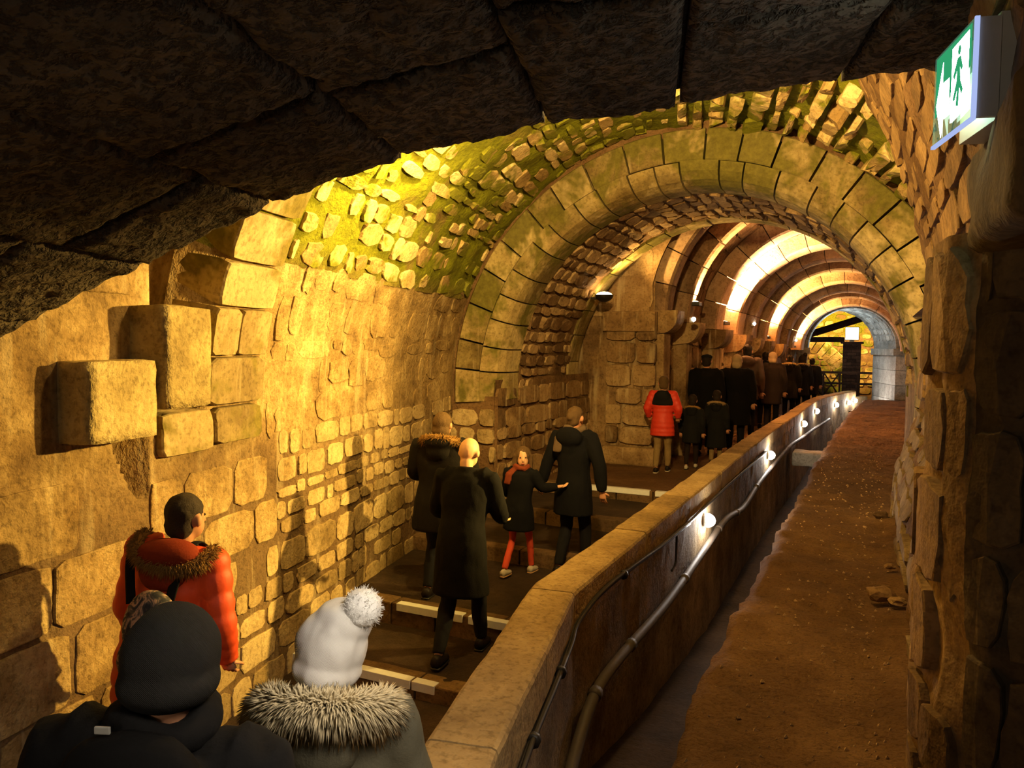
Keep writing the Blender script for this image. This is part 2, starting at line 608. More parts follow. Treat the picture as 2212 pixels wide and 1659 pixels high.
def in_niche(Y, v, hu=0.0, hv=0.0):
    if Y + hu > 2.98 and Y - hu < 4.09 and v + hv > 1.08:
        return True
    if Y + hu > 2.40 and Y - hu < 3.2 and v + hv > 1.26 and v - hv < 1.75:
        return True
    if Y + hu > 2.74 and Y - hu < 2.99 and v + hv > 0.93 and v - hv < 1.3:
        return True
    return False


# big plastered blocks near the viewer
courses('block', S_left, (0.5, 3.05), (-0.9, 1.2), (0.34, 0.52), (0.42, 0.75), 0.012, M_upper, wall_left, 0.02, 0.04, 14, in_niche, 0.97, tilt=0.8)
courses('block', S_left, (0.5, 2.98), (1.22, 2.9), (0.34, 0.5), (0.5, 0.9), 0.011, M_upper, wall_up, 0.02, 0.04, 14, in_niche, 0.92, tilt=0.8)
# large stones under the sill
courses('block', S_left, (2.99, 4.3), (0.36, 1.08), (0.30, 0.36), (0.34, 0.62), 0.012, M_upper, wall_left, 0.022, 0.06, 10, in_niche, 1.0, tilt=0.5)
# coursed rubble, lower part
courses('stone', S_left, (3.0, 8.14), (-0.95, 0.36), (0.12, 0.28), (0.14, 0.50), 0.011, M_rubble, wall_left, 0.026, 0.15, 7, None, 0.97, 190, 0.6, wave=0.012)
courses('stone', S_left, (4.3, 8.14), (0.36, 1.12), (0.11, 0.24), (0.13, 0.42), 0.011, M_rubble, wall_left, 0.026, 0.15, 7, None, 0.97, 110, 0.6, wave=0.012)
# limed upper part: stones half hidden under the wash
courses('stone', S_left, (4.15, 8.1), (1.14, 2.3), (0.12, 0.34), (0.14, 0.6), 0.008, M_upper, wall_up, 0.035, 0.28, 4.5, None, 0.72, 120, 0.9, tilt=0.9, wave=0.03)

# sill, dressed arch beside the niche
for a, b, v0, v1, d in [(3.06, 3.52, 1.12, 1.375, 0.05), (3.53, 4.03, 1.14, 1.375, 0.06)]:
    piece('sill_stone', S_left, a, b, v0, v1, d, M_ashlar, wall_up, 16, 0.02, 14, 0.3, 0.1)
dressed = empty('dressed_arch', S_left(3.76, 1.4, 0))
tag(dressed, 'dressed stone arch springing from the sill beside the shadowed niche', 'arch', kind='structure')
rows = [(1.385, 1.70, 1), (1.705, 2.02, 2), (2.025, 2.32, 1), (2.325, 2.66, 1), (2.665, 3.06, 1), (3.065, 3.45, 1), (3.455, 3.9, 1), (3.905, 4.4, 1), (4.405, 5.0, 1)]
for v0, v1, nn in rows:
    xs = [(3.47, 4.07)] if nn == 1 else [(3.47, 3.73), (3.735, 4.07)]
    for a, b in xs:
        o = piece('voussoir', S_left, a, b, v0 + 0.004, v1 - 0.004, 0.055, M_ashlar, None, 16, 0.02, 14, 0.42, 0.06, dome=0.0)
        o.parent = dressed
        o.matrix_parent_inverse = Matrix.Translation(-dressed.location)


def corbel(name, Y0, Y1, z0, z1, h1, label, m):
    """squared stone that sticks out of the left wall"""
    bm = bmesh.new()
    bmesh.ops.create_cube(bm, size=2.0)
    bmesh.ops.subdivide_edges(bm, edges=bm.edges[:], cuts=7, use_grid_fill=True)
    for v in bm.verts:
        x, y, z = v.co
        # round the outer edges a little
        q = [max(-1, min(1, c)) for c in (x, y, z)]
        n_edge = sum(1 for c in q if abs(c) > 0.98)
        k = {1: 1.0, 2: 0.985, 3: 0.965}.get(n_edge, 1.0)
        x, y, z = x * k, y * k, z * k
        Yv = (Y0 + Y1) / 2 + y * (Y1 - Y0) / 2
        zv = (z0 + z1) / 2 + z * (z1 - z0) / 2
        hv = (h1 - 0.25) / 2 + x * (h1 + 0.25) / 2
        p = Vector((Xw(Yv) + 0.981 * hv, Yv + 0.192 * hv, zv))
        p += Vector((fbm(p * 7), fbm(p * 7 + Vector((9, 0, 0))), fbm(p * 7 + Vector((0, 9, 0))))) * 0.010
        v.co = p
    bmesh.ops.recalc_face_normals(bm, faces=bm.faces[:])
    me = bpy.data.meshes.new(name)
    bm.to_mesh(me)
    bm.free()
    return tag(link(name, me, m, None, True), label, 'corbel', kind='structure')


M_corbel = stone_mat('rough_corbel_stone', (142, 122, 78), (184, 162, 108), (212, 190, 136), 3.0, 0.8, rnd=0.1, streak=0.2)
corbel('corbel_stone', 2.40, 2.85, 1.285, 1.69, 0.19, 'squarish rough corbel stone jutting from the wall, the lower of the two', M_corbel)
corbel('corbel_stone', 2.872, 3.24, 1.42, 1.985, 0.24, 'tall rounded corbel stone jutting from the wall beside the niche, the upper of the two', M_corbel)

# vault
VY0, VY1 = 2.6, 8.30
ceiling = surface('ceiling', S_left, frange(VY0, VY1, 0.07), frange(2.34, 6.2, 0.05), M_moss, None, 0.045, 3.0, True, True,
                  lambda Y, v: (-0.40 if (3.03 < Y < 3.48 and v < 3.3) else 0.0))
tag(ceiling, 'mossy rubble vault over the steps, lit bright yellow', 'vault', kind='structure')
ceil_r = surface('ceiling', S_left, frange(6.32, 8.30, 0.07), frange(6.2, 1.3 + 2.9 * PI + 0.2, 0.06), M_moss, None, 0.05, 3.0, True, True)
tag(ceil_r, 'rubble haunch of the vault above the hidden floodlight', 'vault', kind='structure')
courses('stone', S_left, (4.12, 8.2), (2.36, 5.6), (0.12, 0.23), (0.15, 0.42), 0.022, M_vault, ceiling, 0.042, 0.32, 4.2,
        lambda u_, v_, a, b: False, 0.80, 298, 0.7, tilt=0.8, wave=0.02)
courses('stone', S_left, (6.4, 8.2), (5.6, 9.6), (0.14, 0.24), (0.16, 0.46), 0.075, M_vault, ceil_r, 0.06, 0.2, 4.0, None, 0.9, 230, tilt=0.8)

# ------------------------------------------------------------------ great arch
ACX, AZS, AYF, RI, RO = -1.85, 1.28, 8.17, 2.22, 2.79


def arch_sweep(name, prof, a0, a1, m, parent, steps=3, cx=ACX, zs=AZS, jit=0.008):
    """sweep a closed (r, y) profile around the arch axis from a0 to a1 (0 = left springing)"""
    verts, N = [], len(prof)
    dr, dy = random.uniform(-jit, jit), random.uniform(-jit, jit)
    for i in range(steps + 1):
        a = a0 + (a1 - a0) * i / steps
        for r_, y_ in prof:
            rr = r_ + dr
            verts.append((cx - rr * math.cos(a), y_ + dy, zs + rr * math.sin(a)))
    f = []
    for i in range(steps):
        for k in range(N):
            k2 = (k + 1) % N
            f.append((i * N + k, i * N + k2, (i + 1) * N + k2, (i + 1) * N + k))
    f.append(tuple(reversed(range(N))))
    f.append(tuple(steps * N + k for k in range(N)))
    return pyd(name, verts, f, m, parent, False)


great = empty('stone_arch', (0, 0, 0))
tag(great, 'great round arch of dressed voussoirs spanning the gallery entrance', 'arch', kind='structure')
Y0 = AYF
prof_face = [(RO, Y0 + 0.012), (RO - 0.012, Y0), (2.475, Y0), (2.462, Y0 + 0.012), (2.462, Y0 + 0.5), (RO, Y0 + 0.5)]
prof_in = [(2.455, Y0 + 0.012), (2.44, Y0 + 0.014), (2.36, Y0 + 0.05), (2.28, Y0 + 0.13), (2.235, Y0 + 0.24), (RI, Y0 + 0.34), (RI, Y0 + 0.62), (2.455, Y0 + 0.62)]
a = R(-4.5)
while a < R(184):
    da = R(random.uniform(7.4, 10.2))
    b = min(a + da, R(186))
    arch_sweep('voussoir', prof_face, a + 0.0045, b - 0.0045, M_vous, great, 4)
    a = b
a = R(-4.5)
while a < R(184):
    da = R(random.uniform(6.0, 10.0))
    b = min(a + da, R(186))
    arch_sweep('inner_voussoir', prof_in, a + 0.004, b - 0.004, M_vous, great, 4)
    a = b
# end band of the intrados, and jamb stones below the springing
a = R(-2)
while a < R(180):
    b = min(a + R(random.uniform(7, 11)), R(182))
    arch_sweep('inner_voussoir', [(RI - 0.01, 10.52), (RI - 0.01, 10.92), (2.5, 10.92), (2.5, 10.52)], a + 0.003, b - 0.003, M_vous, great, 3)
    a = b
for side in (0, 1):
    x_in = ACX - RI if side == 0 else ACX + RI
    x_out = ACX - RO if side == 0 else ACX + RO
    z = 1.10 if side == 0 else 1.12
    zz = 1.10
    if side == 1:
        for zt, zb in ((1.12, 0.86), (0.85, 0.52), (0.51, 0.18)):
            box('jamb_stone', (x_in - 0.0, AYF + 0.05, zb), (x_out, AYF + 0.6, zt), M_vous, great, 0.02, 0.006)


def S_int(Y, t, h):
    """intrados barrel of the great arch; t is arc length from the left springing"""
    th = t / RI
    rr = RI + 0.03 - h
    return (ACX - rr * math.cos(th), Y, AZS + rr * math.sin(th))


intr = surface('arch_soffit', S_int, frange(8.70, 10.6, 0.08), frange(-0.2, RI * PI + 0.2, 0.06), M_mortar, great, 0.02, 4.0, True)
courses('soffit_stone', S_int, (8.80, 10.52), (-0.15, RI * PI * 0.99), (0.13, 0.24), (0.18, 0.42), 0.035, M_soffit, great, 0.035, 0.16, 4.0, None, 0.95, 298, tilt=0.8)
# masonry of the cross wall around the ring
verts, f = [], []
NA = 60
for i in range(NA + 1):
    a = R(-10) + R(200) * i / NA
    for rr in (RO - 0.05, 3.5):
        verts.append((ACX - rr * math.cos(a), AYF + 0.06, AZS + rr * math.sin(a)))
for i in range(NA):
    f.append((2 * i, 2 * i + 2, 2 * i + 3, 2 * i + 1))
sp = pyd('wall_spandrel', verts, f, M_mortar)
tag(sp, 'brown mortared masonry around the back of the great arch', 'wall', kind='structure')

# jamb wall below the left springing: face towards the viewer, then the reveal
WL = ACX - RI  # -4.07


def S_jface(x, z, h):
    return (x, AYF + 0.03 - h, z)


def S_rev(Y, z, h):
    return (WL - 0.03 + h + 0.10 * (Y - AYF) / 3.1, Y, z)


rv = surface('wall_reveal', S_rev, frange(AYF + 0.02, 11.35, 0.06), frange(-0.8, 1.36, 0.06), M_mortar, None, 0.02, 4, True)
tag(rv, 'rubble reveal wall under the great arch behind the scarf woman', 'wall', kind='structure')
courses('stone', S_rev, (AYF + 0.04, 11.3), (-0.45, 0.72), (0.16, 0.32), (0.22, 0.55), 0.035, M_gwall, rv, 0.04, 0.14, 4.5, None, 0.95, 120)
courses('block', S_rev, (AYF + 0.04, 11.3), (0.74, 1.30), (0.26, 0.29), (0.3, 0.7), 0.03, M_gwall, rv, 0.03, 0.06, 6, None, 0.95, 60)
jf = surface('wall_jamb', S_jface, frange(-5.0, WL + 0.01, 0.06), frange(-1.0, 1.16, 0.06), M_mortar, None, 0.012, 4, False)
tag(jf, 'short rubble wall end below the left foot of the great arch', 'wall', kind='structure')
courses('stone', S_jface, (-4.9, WL), (-0.8, 1.08), (0.14, 0.24), (0.18, 0.4), 0.03, M_rubble, jf, 0.035, 0.14, 4.5, None, 0.95, 60)

# ------------------------------------------------------------------ right side
def sstep(x, a, b):
    t = max(0.0, min(1.0, (x - a) / (b - a)))
    return t * t * (3 - 2 * t)


def S_right(Y, z, h):
    x = 0.40 - 0.20 * (1 - sstep(z, 0.5, 1.35)) * (0.5 + 0.5 * sstep(Y, 3.0, 6.5)) - 0.09 * (1 - sstep(Y, 3.2, 5.5))
    return (x - h, Y, z)


wr = surface('wall_right', S_right, frange(2.9, 8.22, 0.05), frange(-0.1, 2.14, 0.05), M_mortar, None, 0.045, 3.5, False)
tag(wr, 'rough eroded wall beside the earth ledge', 'wall', kind='structure')
courses('stone', S_right, (3.2, 8.15), (0.32, 1.3), (0.12, 0.2), (0.3, 0.7), 0.03, M_render, wr, 0.04, 0.18, 4, None, 0.85, 150, tilt=0.6)
courses('stone', S_right, (3.2, 8.15), (1.35, 2.1), (0.16, 0.26), (0.4, 0.9), 0.035, M_pier, wr, 0.03, 0.18, 6, None, 0.97, 80, tilt=0.6)
HP = [(0.37, 2.05), (0.33, 2.2), (0.30, 2.44), (0.20, 2.83), (0.06, 3.24), (-0.06, 3.5), (-0.18, 3.76), (-0.42, 4.15), (-0.8, 4.6)]
_hl = [0.0]
for p, q in zip(HP, HP[1:]):
    _hl.append(_hl[-1] + math.dist(p, q))


def S_haunch(Y, v, h):
    x = float(np.interp(v, _hl, [p[0] for p in HP]))
    z = float(np.interp(v, _hl, [p[1] for p in HP]))
    return (x - h * 0.9, Y, z - h * 0.43)


hn = surface('ceiling', S_haunch, frange(1.9, 6.32, 0.06), frange(0, _hl[-1], 0.05), M_mortar, None, 0.035, 3.0, False)
tag(hn, 'rough brown haunch of vault masonry behind the exit sign', 'vault', kind='structure')
courses('stone', S_haunch, (2.0, 6.3), (0.05, 2.6), (0.12, 0.22), (0.4, 0.95), 0.014, M_pier, hn, 0.035, 0.22, 5, None, 0.95, 260, tilt=0.3)
lg = pyd('wall_ledge', [(0.3, 6.2, 2.1), (1.6, 6.2, 2.1), (1.6, 8.3, 2.1), (0.3, 8.3, 2.1)], [(0, 1, 2, 3)], M_mortar)
tag(lg, 'stone ledge on top of the eroded wall by the earth ledge', 'ledge', kind='structure')

# near pier with the dark impost
pts_plan = [(0.17, 3.1), (0.15, 2.80), (0.19, 2.52), (0.30, 2.36), (0.52, 2.22), (1.2, 2.1)]


def S_pier(u_, z, h):
    k = min(int(u_), len(pts_plan) - 2)
    t = u_ - k
    a, b = pts_plan[k], pts_plan[k + 1]
    dx, dy = b[0] - a[0], b[1] - a[1]
    L = math.hypot(dx, dy)
    nx, ny = dy / L, -dx / L
    return (a[0] + dx * t + nx * h, a[1] + dy * t + ny * h, z)


def pier_h(u_, z):
    g = 0.0
    # vertical chase cut into the pier
    return g


npier = empty('near_pier', (0.3, 2.6, 0))
tag(npier, 'eroded stone pier under the exit sign, darker on its outer side', 'pier', kind='structure')


def under(o, root):
    o.parent = root
    o.matrix_parent_inverse = Matrix.Translation(-Vector(root.location))
    return o


under(surface('pier_flank', S_pier, frange(0, 2.6, 0.05), frange(0.1, 2.12, 0.03), M_pier, None, 0.03, 3.5, False, True, pier_h), npier)
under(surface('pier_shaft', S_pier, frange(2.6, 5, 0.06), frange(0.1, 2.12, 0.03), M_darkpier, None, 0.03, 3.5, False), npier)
tmp = empty('tmp')
courses('pier_stone', S_pier, (0.05, 2.55), (0.3, 2.08), (0.22, 0.4), (0.7, 1.5), 0.022, M_pier, tmp, 0.03, 0.2, 6, None, 0.9, 40, tilt=0.3)
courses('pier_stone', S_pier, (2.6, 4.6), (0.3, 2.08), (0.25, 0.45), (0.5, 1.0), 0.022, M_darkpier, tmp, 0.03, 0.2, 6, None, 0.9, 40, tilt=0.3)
for o in list(tmp.children):
    under(o, npier)
bpy.data.objects.remove(tmp)
# impost: blocks that jut out above the pier
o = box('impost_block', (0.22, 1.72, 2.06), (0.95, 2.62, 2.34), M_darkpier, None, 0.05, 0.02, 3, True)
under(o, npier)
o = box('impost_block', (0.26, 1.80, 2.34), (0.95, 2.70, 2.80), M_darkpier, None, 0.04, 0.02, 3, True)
under(o, npier)

# ------------------------------------------------------------------ dark near arch overhead
AZ = R(-15.0)
AD = Vector((math.sin(AZ), math.cos(AZ), 0))
AR = Vector((math.cos(AZ), -math.sin(AZ), 0))
T0 = 2.9
GX = [-1.12, -0.955, -0.83, -0.70, -0.55, -0.333, -0.14, 0.024, 0.193, 0.352, 0.5]
GZ = [-0.10, -0.006, 0.058, 0.115, 0.178, 0.244, 0.281, 0.298, 0.316, 0.3245, 0.327]


def S_dark(x, t, h):
    z = 1.8 + T0 * float(np.interp(x / T0, GX, GZ))
    p = AD * t + AR * x
    return (p.x, p.y, z - h)


near = empty('near_arch', (0, 0, 0))
tag(near, 'dark pitted stone arch close overhead, seen from below', 'arch', kind='structure')
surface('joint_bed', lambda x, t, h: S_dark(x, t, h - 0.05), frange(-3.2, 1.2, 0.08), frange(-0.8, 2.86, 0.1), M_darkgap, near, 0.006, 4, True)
XJ = [-3.2, -2.62, -2.08, -1.52, -0.966, -0.406, 0.07, 0.62, 1.2]
for i in range(len(XJ) - 1):
    tj = [T0, T0 - random.uniform(0.55, 1.0)]
    if i == 1: tj = [T0, 2.28]
    if i == 2: tj = [T0, 2.42]
    while tj[-1] > -0.5:
        tj.append(tj[-1] - random.uniform(0.7, 1.15))
    for t1, t0 in zip(tj, tj[1:]):
        x0, x1 = XJ[i] + 0.008, XJ[i + 1] - 0.008
        t0b, t1b = t0 + 0.008, t1 - 0.004
        us, vs = frange(x0, x1, 0.022), frange(t0b, t1b, 0.026)
        seed = random.random() * 40
        top, nU, nV = [], len(us), len(vs)
        lift = random.uniform(-0.008, 0.008)
        for u_ in us:
            for v_ in vs:
                e = min(u_ - x0, x1 - u_, v_ - t0b, (t1b - v_) * 0.7)
                hh = lift + 0.008 - 0.022 * (1 - min(1, e / 0.035)) ** 2
                hh += 0.016 * fbm((u_ * 7 + seed, v_ * 7, seed)) + 0.011 * fbm((u_ * 26, v_ * 14 + seed, seed), 3)
                top.append(S_dark(u_, v_, hh))
        base = [S_dark(u_, v_, -0.35) for u_, v_ in ((x0, t0b), (x1, t0b), (x1, t1b), (x0, t1b))]
        V = top + base
        n0 = len(top)
        F = [tuple(reversed(q)) for q in grid_faces(nU, nV)]
        e0 = [i_ * nV for i_ in range(nU)]
        e1 = [(nU - 1) * nV + j for j in range(nV)]
        e2 = [i_ * nV + nV - 1 for i_ in reversed(range(nU))]
        e3 = [j for j in reversed(range(nV))]
        F += [tuple(e0) + (n0 + 1, n0), tuple(e1) + (n0 + 2, n0 + 1), tuple(e2) + (n0 + 3, n0 + 2), tuple(e3) + (n0, n0 + 3)]
        F.append((n0, n0 + 1, n0 + 2, n0 + 3))
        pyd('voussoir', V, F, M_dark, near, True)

# ------------------------------------------------------------------ earth ledge, channel, parapet
def bench_left(Y):
    return float(np.interp(Y, [1, 4, 12, 16, 20, 24], [-0.62, -0.67, -0.66, -0.60, -0.50, -0.3])) + 0.05 * fbm((Y * 1.6, 3.1, 0), 4) + 0.03 * fbm((Y * 7, 1.1, 4), 4)


def bench_right(Y):
    return float(np.interp(Y, [1, 8.1, 8.3, 10.9, 11.2, 24], [0.8, 0.6, 0.42, 0.42, 1.3, 1.0]))


verts, NB = [], 26
ys = frange(1.0, 23.6, 0.07)
for Y in ys:
    xl, xr = bench_left(Y), bench_right(Y)
    verts.append((xl + 0.02, Y, -1.4))
    verts.append((xl - 0.01 + 0.03 * fbm((Y * 3, 0, 7)), Y, -0.1))
    for k in range(NB):
        x = xl + (xr - xl) * k / (NB - 1)
        z = 0.30 + 0.035 * fbm((x * 1.3, Y * 0.9, 1)) + 0.018 * fbm((x * 6, Y * 6, 2), 4) - (0.03 if k == 0 else 0)
        z += 0.06 * sstep(x, 0.0, 0.3) * (1 - sstep(Y, 7, 9))
        if Y > 22.6:
            z += 0.05 * (Y - 22.6)
        verts.append((x, Y, z))
bench = pyd('earth_ledge', verts, [tuple(reversed(q)) for q in []] + grid_faces(len(ys), NB + 2), M_dirt, None, True)
bench.data.flip_normals()
tag(bench, 'raised ledge of packed reddish earth along the right wall', 'ground', kind='structure')
def bed_z(Y):
    return float(np.interp(Y, [0.5, 2.68, 2.72, 3.30, 3.34, 5.2, 7.5, 26], [-0.36, -0.40, -0.44, -0.47, -0.52, -0.80, -0.98, -0.98]))


us, vs = frange(-1.75, -0.4, 0.09), sorted(set(frange(0.5, 25.5, 0.15) + [2.66, 2.70, 2.74, 3.28, 3.32, 3.36]))
bed = pyd('channel_bed', [(u_, v_, bed_z(v_) + 0.02 * fbm((u_ * 3, v_ * 2, 5))) for u_ in us for v_ in vs], grid_faces(len(us), len(vs)), M_channel, None, True)
tag(bed, 'damp dark floor of the narrow channel between parapet and earth ledge', 'channel', kind='structure')

PAR = [(-0.62, 0.4), (-1.155, 2.06), (-1.52, 3.76), (-1.53, 6.0), (-1.53, 12.0), (-1.45, 16.0), (-1.39, 20.0), (-1.16, 22.5), (-0.70, 25.0), (-0.3, 26.0)]
_pp = [Vector((x, y, 0)) for x, y in PAR]
_path = [_pp[0], _pp[1], _pp[2]]
_sm = smooth_path([_pp[3], _pp[4], _pp[5], _pp[6], _pp[7], _pp[8], _pp[9]], 10)
_path += _sm
_plen = [0.0]
for a_, b_ in zip(_path, _path[1:]):
    _plen.append(_plen[-1] + (b_ - a_).length)


def par_at(s):
    x = float(np.interp(s, _plen, [p.x for p in _path]))
    y = float(np.interp(s, _plen, [p.y for p in _path]))
    e = 0.12
    x2, y2 = float(np.interp(s + e, _plen, [p.x for p in _path])), float(np.interp(s + e, _plen, [p.y for p in _path]))
    x1, y1 = float(np.interp(s - e, _plen, [p.x for p in _path])), float(np.interp(s - e, _plen, [p.y for p in _path]))
    d = Vector((x2 - x1, y2 - y1, 0)).normalized()
    return Vector((x, y, 0)), d, Vector((d.y, -d.x, 0))


def s_of_y(Y):
    return float(np.interp(Y, [p.y for p in _path], _plen))


def S_par(s, z, h):
    p, d, n = par_at(s)
    p = p + n * (0.122 + h)
    return (p.x, p.y, z)


parapet = empty('parapet', (0, 0, 0))
tag(parapet, 'low stone parapet between the steps and the channel, kinked near the viewer', 'parapet', kind='structure')


def wall_seg(name, s0, s1, z0, z1, th, m, nz=2, rough=0.0, bev=0.0, step=0.12):
    ss = frange(s0, s1, step)
    zs_ = [z0 + (z1 - z0) * k / (nz - 1) for k in range(nz)]
    prof = [(th, z) for z in zs_]
    if bev:
        prof[-1] = (th, z1 - bev)
        prof.append((th - bev * 0.35, z1 - bev * 0.3))
        prof.append((th - bev, z1))
        prof += [(th * 0.33, z1), (-th * 0.33, z1)]
        prof.append((-th + bev, z1))
        prof.append((-th + bev * 0.35, z1 - bev * 0.3))
        prof.append((-th, z1 - bev))
    else:
        prof.append((-th, z1))
    prof.append((-th, z0))
    V = []
    for s in ss:
        p, d, n = par_at(s)
        for o_, z in prof:
            q = p + n * o_
            k = rough * fbm((q.x * 4, q.y * 4, z * 4 + 3))
            V.append((q.x + n.x * k * (1 if o_ > 0 else -1), q.y + n.y * k, z + (k * 0.5 if z > z0 + 0.01 else 0)))
    N = len(prof)
    F = []
    for i in range(len(ss) - 1):
        for k in range(N):
            k2 = (k + 1) % N
            F.append((i * N + k, i * N + k2, (i + 1) * N + k2, (i + 1) * N + k))
    F.append(tuple(reversed(range(N))))
    F.append(tuple((len(ss) - 1) * N + k for k in range(N)))
    o = pyd(name, V, F, m, parapet, False)
    o.data.flip_normals()
    return o


wall_seg('parapet_wall', 0.0, _plen[-1], -1.35, 0.31, 0.117, M_render, 14, 0.012)
s = s_of_y(0.5)
cuts = [s_of_y(0.5), s_of_y(1.55), s_of_y(2.13), s_of_y(2.93), s_of_y(3.72), s_of_y(5.2), s_of_y(6.6), s_of_y(8.1), s_of_y(9.5)]
while cuts[-1] < _plen[-1] - 1.5:
    cuts.append(cuts[-1] + random.uniform(1.2, 1.7))
for a_, b_ in zip(cuts, cuts[1:]):
    wall_seg('coping_stone', a_ + 0.005, b_ - 0.005, 0.31, 0.5 + random.uniform(-0.004, 0.004), 0.125, M_parapet, 3, 0.008, 0.022, 0.1)
# ------------------------------------------------------------------ ribbed gallery beyond the great arch
def gal(Y):
    k = Y - 12.7
    return -0.85 + 0.018 * k, 1.9 - 0.061 * k, 2.17 - 0.043 * k      # centre x, radius of rib intrados, springing height


def S_web(Y, th, h):
    c, r, zs = gal(Y)
    rr = r + 0.26 - h
    return (c - rr * math.cos(th), Y, zs + rr * math.sin(th))


web = surface('ceiling', S_web, frange(11.2, 24.3, 0.13), frange(-0.12, PI + 0.12, 0.06), M_web, None, 0.03, 2.5, True)
tag(web, 'brown barrel vault of the long ribbed gallery', 'vault', kind='structure')


def S_web_len(Y, v, h):
    return S_web(Y, v / 2.1, h)


courses('web_stone', S_web_len, (12.95, 14.05), (0.1, 3.2), (0.28, 0.42), (0.4, 0.7), 0.02, M_web, web, 0.02, 0.06, 7, None, 1.0, 60, tilt=0.4)
courses('web_stone', S_web_len, (11.75, 12.45), (0.1, 3.0), (0.26, 0.36), (0.35, 0.6), 0.02, M_web, web, 0.025, 0.07, 7, None, 1.0, 40, tilt=0.4)
courses('web_stone', S_web_len, (14.84, 15.62), (0.25, 4.0), (0.3, 0.42), (0.78, 0.8), 0.012, M_rib, web, 0.015, 0.03, 9, None, 1.0, 40, tilt=0.2)
courses('web_stone', S_web_len, (18.78, 19.48), (0.25, 4.6), (0.3, 0.42), (0.7, 0.72), 0.012, M_rib, web, 0.015, 0.03, 9, None, 1.0, 40, tilt=0.2)

# walls under the springing
def S_gl(Y, z, h):
    c, r, zs = gal(Y)
    return (c - r - 0.24 + h, Y, z)


def S_gr(Y, z, h):
    c, r, zs = gal(Y)
    return (c + r + 0.24 - h, Y, z)


gl = surface('wall_gallery', S_gl, frange(11.2, 24.3, 0.1), frange(-0.1, 2.35, 0.1), M_gwall, None, 0.02, 4, True)
tag(gl, 'dim limestone wall of the gallery behind the walking group', 'wall', kind='structure')
courses('block', S_gl, (11.7, 19), (0.0, 2.0), (0.28, 0.4), (0.4, 0.75), 0.022, M_gwall, gl, 0.02, 0.06, 7, None, 1.0, 130)
gr = surface('wall_gallery', S_gr, frange(11.2, 24.3, 0.1), frange(-0.1, 2.35, 0.1), M_web, None, 0.02, 4, False)
tag(gr, 'dark gallery wall on the ledge side', 'wall', kind='structure')

RIBS = [(11.55, 0.20), (12.68, 0.20), (14.45, 0.36), (16.05, 0.40), (17.30, 0.28), (18.42, 0.32), (19.85, 0.34), (21.15, 0.30), (22.0, 0.16), (23.4, 0.42)]
ordn = ['first', 'second', 'third', 'fourth', 'fifth', 'sixth', 'seventh', 'eighth', 'ninth', 'last']
for i, (Yc, hw) in enumerate(RIBS):
    c, r, zs = gal(Yc)
    rib = empty('vault_rib', (c, Yc, zs))
    tag(rib, '%s stone vault rib counted from the pier%s' % (ordn[i], {1: ', lit along its edge', 2: ', before the brightest band', 3: ', after the brightest band'}.get(i, '')), 'rib', kind='structure')
    nv = max(9, 13 - i // 2)
    for k in range(nv):
        a0, a1 = PI * k / nv + 0.004, PI * (k + 1) / nv - 0.004
        prof = [(r + 0.03, Yc - hw), (r, Yc - hw + 0.05), (r, Yc + hw - 0.05), (r + 0.03, Yc + hw), (r + 0.30, Yc + hw), (r + 0.30, Yc - hw)]
        o = arch_sweep('voussoir', prof, a0, a1, M_rib, None, 3, c, zs, 0.005)
        under(o, rib)
    # foot of the rib: quarter-round console on the left wall for the near ones, plain shaft below
    if i < 7:
        V, F = [], []
        xw = c - r - 0.25
        zt = zs + (0.10 if i == 0 else 0.0)
        n = 8
        prof2 = [(xw, zt), (c - r + 0.18, zt)]
        for q in range(n + 1):
            t = q / n * PI / 2
            prof2.append((c - r + 0.18 - 0.24 * (1 - math.cos(t)), zt - 0.06 - 0.28 * math.sin(t)))
        prof2 += [(xw, zt - 0.36)]
        for yy in (Yc - hw - 0.04, Yc + hw + 0.04):
            V += [(x, yy, z) for x, z in prof2]
        N = len(prof2)
        F = [(k, (k + 1) % N, N + (k + 1) % N, N + k) for k in range(N)]
        F += [tuple(reversed(range(N))), tuple(range(N, 2 * N))]
        under(pyd('console', V, F, M_gwall), rib)
        under(box('shaft', (xw - 0.02, Yc - hw, -0.02), (c - r - 0.02, Yc + hw, zt - 0.34), M_gwall, None, 0.03, 0.006), rib)

# stepped wall that closes the great arch on the left: the corbelled pier
def S_pf(x, z, h):
    return (x, 11.22 - h, z)


pier = empty('gallery_pier', (-3.5, 11.3, 0))
tag(pier, 'corbelled limestone pier at the gallery mouth behind the red jacketed boy', 'pier', kind='structure')
under(surface('pier_core', S_pf, frange(-4.4, -2.98, 0.06), frange(-0.1, 4.5, 0.08), M_gwall, None, 0.012, 4, False), pier)
for nm, x0, x1, z0, z1 in [('a', -4.2, -2.98, 2.30, 3.9)]:
    tmp = empty('tmp')
    courses('pier_block', S_pf, (-4.2, -3.0), (2.33, 3.9), (0.42, 0.6), (0.5, 0.8), 0.02, M_gwall, tmp, 0.02, 0.04, 9, None, 1.0, 20)
    courses('pier_block', S_pf, (-3.72, -2.93), (0.30, 1.98), (0.25, 0.36), (0.38, 0.8), 0.05, M_gwall, tmp, 0.02, 0.05, 9, None, 1.0, 30)
    for o in list(tmp.children):
        under(o, pier)
    bpy.data.objects.remove(tmp)
under(box('plinth', (-3.74, 11.08, -0.02), (-2.86, 11.7, 0.27), M_gwall, None, 0.05, 0.012, 2, True), pier)
under(box('cap_stone', (-3.75, 11.12, 2.0), (-2.95, 11.7, 2.30), M_gwall, None, 0.02, 0.006), pier)
